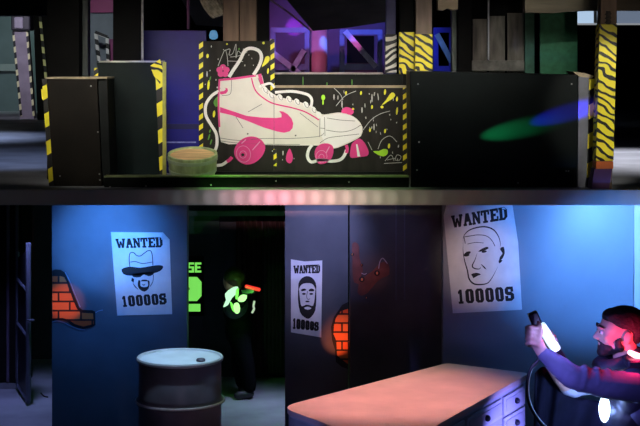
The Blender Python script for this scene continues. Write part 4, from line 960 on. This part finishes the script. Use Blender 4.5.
gp = P(508,131,10.21); light('SPOT', 'green_gobo', gp+V((-.62,-.16,-.13)), 420, (.02,1,.3), gp, .0, 13, 1)
gp = P(556,116,10.21); light('SPOT', 'blue_gobo', gp+V((-.62,-.16,-.17)), 1100, (.02,.01,1), gp, .0, 12, 1)
light('SPOT', 'green_edge_spot', (-1.3,9.5,3.9), 130, (.25,1,.12), P(225,177,10.2), .02, 12, .8)
light('SPOT', 'rail_spot', (-.3,9.6,3.9), 60, (.6,1,.4), P(300,177,10.2), .02, 50, .8)
# row of narrow spots added only to tint the fascia
keys = [(0,(.6,.7,.65),5),(90,(.45,.6,.45),3),(150,(.5,.55,.5),6),(205,(.85,.8,.9),50),(238,(1,.5,.6),300),(280,(1,.36,.46),760),(322,(1,.56,.52),560),(365,(.95,.74,.58),270),(405,(.85,.8,.5),70),(450,(.5,.7,.45),16),(505,(.03,.5,.22),12),(560,(.1,.25,.7),9),(605,(.6,.6,.5),14),(640,(1,.85,.45),55)]
for k in range(43):
    x = k*15.4; a, b = [(p, q_) for p, q_ in zip(keys, keys[1:]) if p[0] <= x+.01 or p is keys[0]][-1]
    u = min(1, max(0, (x-a[0])/(b[0]-a[0]))); c = tuple(m*(1-u)+n*u for m, n in zip(a[1], b[1])); e = a[2]*(1-u)+b[2]*u
    X = P(x,0,10).x
    light('SPOT', 'fascia_tint', (X*.55,5.0,2.6), e*2.1, c, (X,9.98,(DECK+SOFF)/2), .0, 2.3, 1)
# lower level
light('SPOT', 'blue_wash', (-1.45,10.15,1.84), 30, (.06,.27,1), P(112,255,WL), .0, 110, 1)
light('SPOT', 'blue_wash', (-2.7,7.6,.7), 640, (.08,.30,1), P(103,240,WL), .03, 15, 1)
light('SPOT', 'blue_wash', (-2.7,7.5,.7), 22, (.06,.2,1), P(112,290,WL), .03, 26, 1)
light('SPOT', 'white_wash', (-2.5,7.8,.8), 34, (1,.95,.85), P(143,275,WL), .03, 12, .8)
light('SPOT', 'blue_wash', (1.9,10.12,1.85), 34, (.16,.42,1), P(605,238,WR), .0, 130, 1)
light('SPOT', 'blue_wash', (2.9,7.7,.6), 800, (.08,.29,1), P(592,248,WR), .04, 30, 1)
light('SPOT', 'blue_wash', (2.7,7.9,.5), 40, (.05,.2,1), P(525,295,WR), .04, 26, 1)
light('SPOT', 'pale_wash', (.8,7.5,1.75), 100, (1,.74,.62), P(480,262,WR), .02, 14, .9)
light('SPOT', 'violet_wash', (.02,10.2,1.85), 36, (.42,.45,1), P(320,240,WM), .0, 80, 1)
light('SPOT', 'pale_wash', (-.1,7.5,1.8), 24, (1,.8,.85), P(307,298,WM), .02, 9, .8)
light('SPOT', 'pink_desk_light', (.35,9.0,2.75), 190, (1,.46,.42), (.4,9.25,.8), .05, 56, .8)
light('SPOT', 'blue_desk_light', (2.7,8.1,.3), 620, (.24,.24,1), (1.2,9.4,.45), .03, 25, .9)
light('SPOT', 'blue_desk_end_light', (-1.3,7.2,.75), 30, (.25,.3,1), (-.1,8.7,.74), .03, 16, .9)
light('SPOT', 'red_brick_spot', P(62,330,9.4), 34, (1,.25,.1), P(66,302,WL), .0, 14, .9)
light('SPOT', 'red_brick_spot', P(322,392,10.5), 15, (1,.22,.08), P(338,336,WM), .0, 30, .9)
light('SPOT', 'red_scar_spot', (.3,9.8,1.2), 4, (1,.28,.2), P(370,272,10.72), .0, 24, 1)
light('SPOT', 'blue_wall_spot', (.45,10.12,1.85), 3, (.35,.4,1), P(382,250,10.72), .0, 80, 1)
light('SPOT', 'drum_top_light', (-.9,9.7,2.5), 130, (.5,.75,1), (P(180,0,10).x,10,.87), .03, 24, .7)
light('SPOT', 'drum_side_light', (-.5,7.0,1.4), 17, (.65,.55,.9), (P(180,0,10).x,10,.65), .05, 13, .8)
light('SPOT', 'passage_floor_light', (-.35,12.3,.9), 22, (.5,.55,1), (-.42,12.3,0), .05, 100, .8)
light('SPOT', 'left_passage_light', (-2.4,12.2,1.8), 60, (.34,.4,1), (-2.4,12.4,0), .05, 80, .8)
light('POINT', 'green_vest_glow', P(242,304,12.25), 3, (.15,1,.12), None, .0)
light('POINT', 'blaster_glow', P(552,335,6.70), .5, (.3,.35,1), None, .0)
light('POINT', 'chest_glow', P(588,408,6.9), 3, (.25,.4,1), None, .0)
light('POINT', 'shoulder_glow', P(640,352,6.80), 3.2, (1,.02,.10), None, .0)
light('POINT', 'face_fill', P(566,338,6.75), .9, (.25,.2,1), None, .0)  # blue point light added to light the face from the front
light('SPOT', 'violet_arm_light', (.1,5.6,1.9), 190, (.24,.22,1), (1.28,6.9,1.42), .05, 17, .8)
w = bpy.data.worlds.new('w'); SC.world = w; w.use_nodes = True
w.node_tree.nodes['Background'].inputs[0].default_value = (.5,.6,.8,1); w.node_tree.nodes['Background'].inputs[1].default_value = .008
# ------------------------------------------------------------------ camera
cam = bpy.data.cameras.new('camera'); co = bpy.data.objects.new('camera', cam); COL.objects.link(co)
cam.sensor_width = 36; cam.lens = 36*F/640; cam.shift_y = -(213-HY)/640
co.location = (0,0,CZ); co.rotation_euler = (math.pi/2,0,0); SC.camera = co; cam.clip_end = 100
SC.view_settings.view_transform = 'Standard'; SC.view_settings.look = 'None'; SC.view_settings.exposure = 0; SC.view_settings.gamma = 1
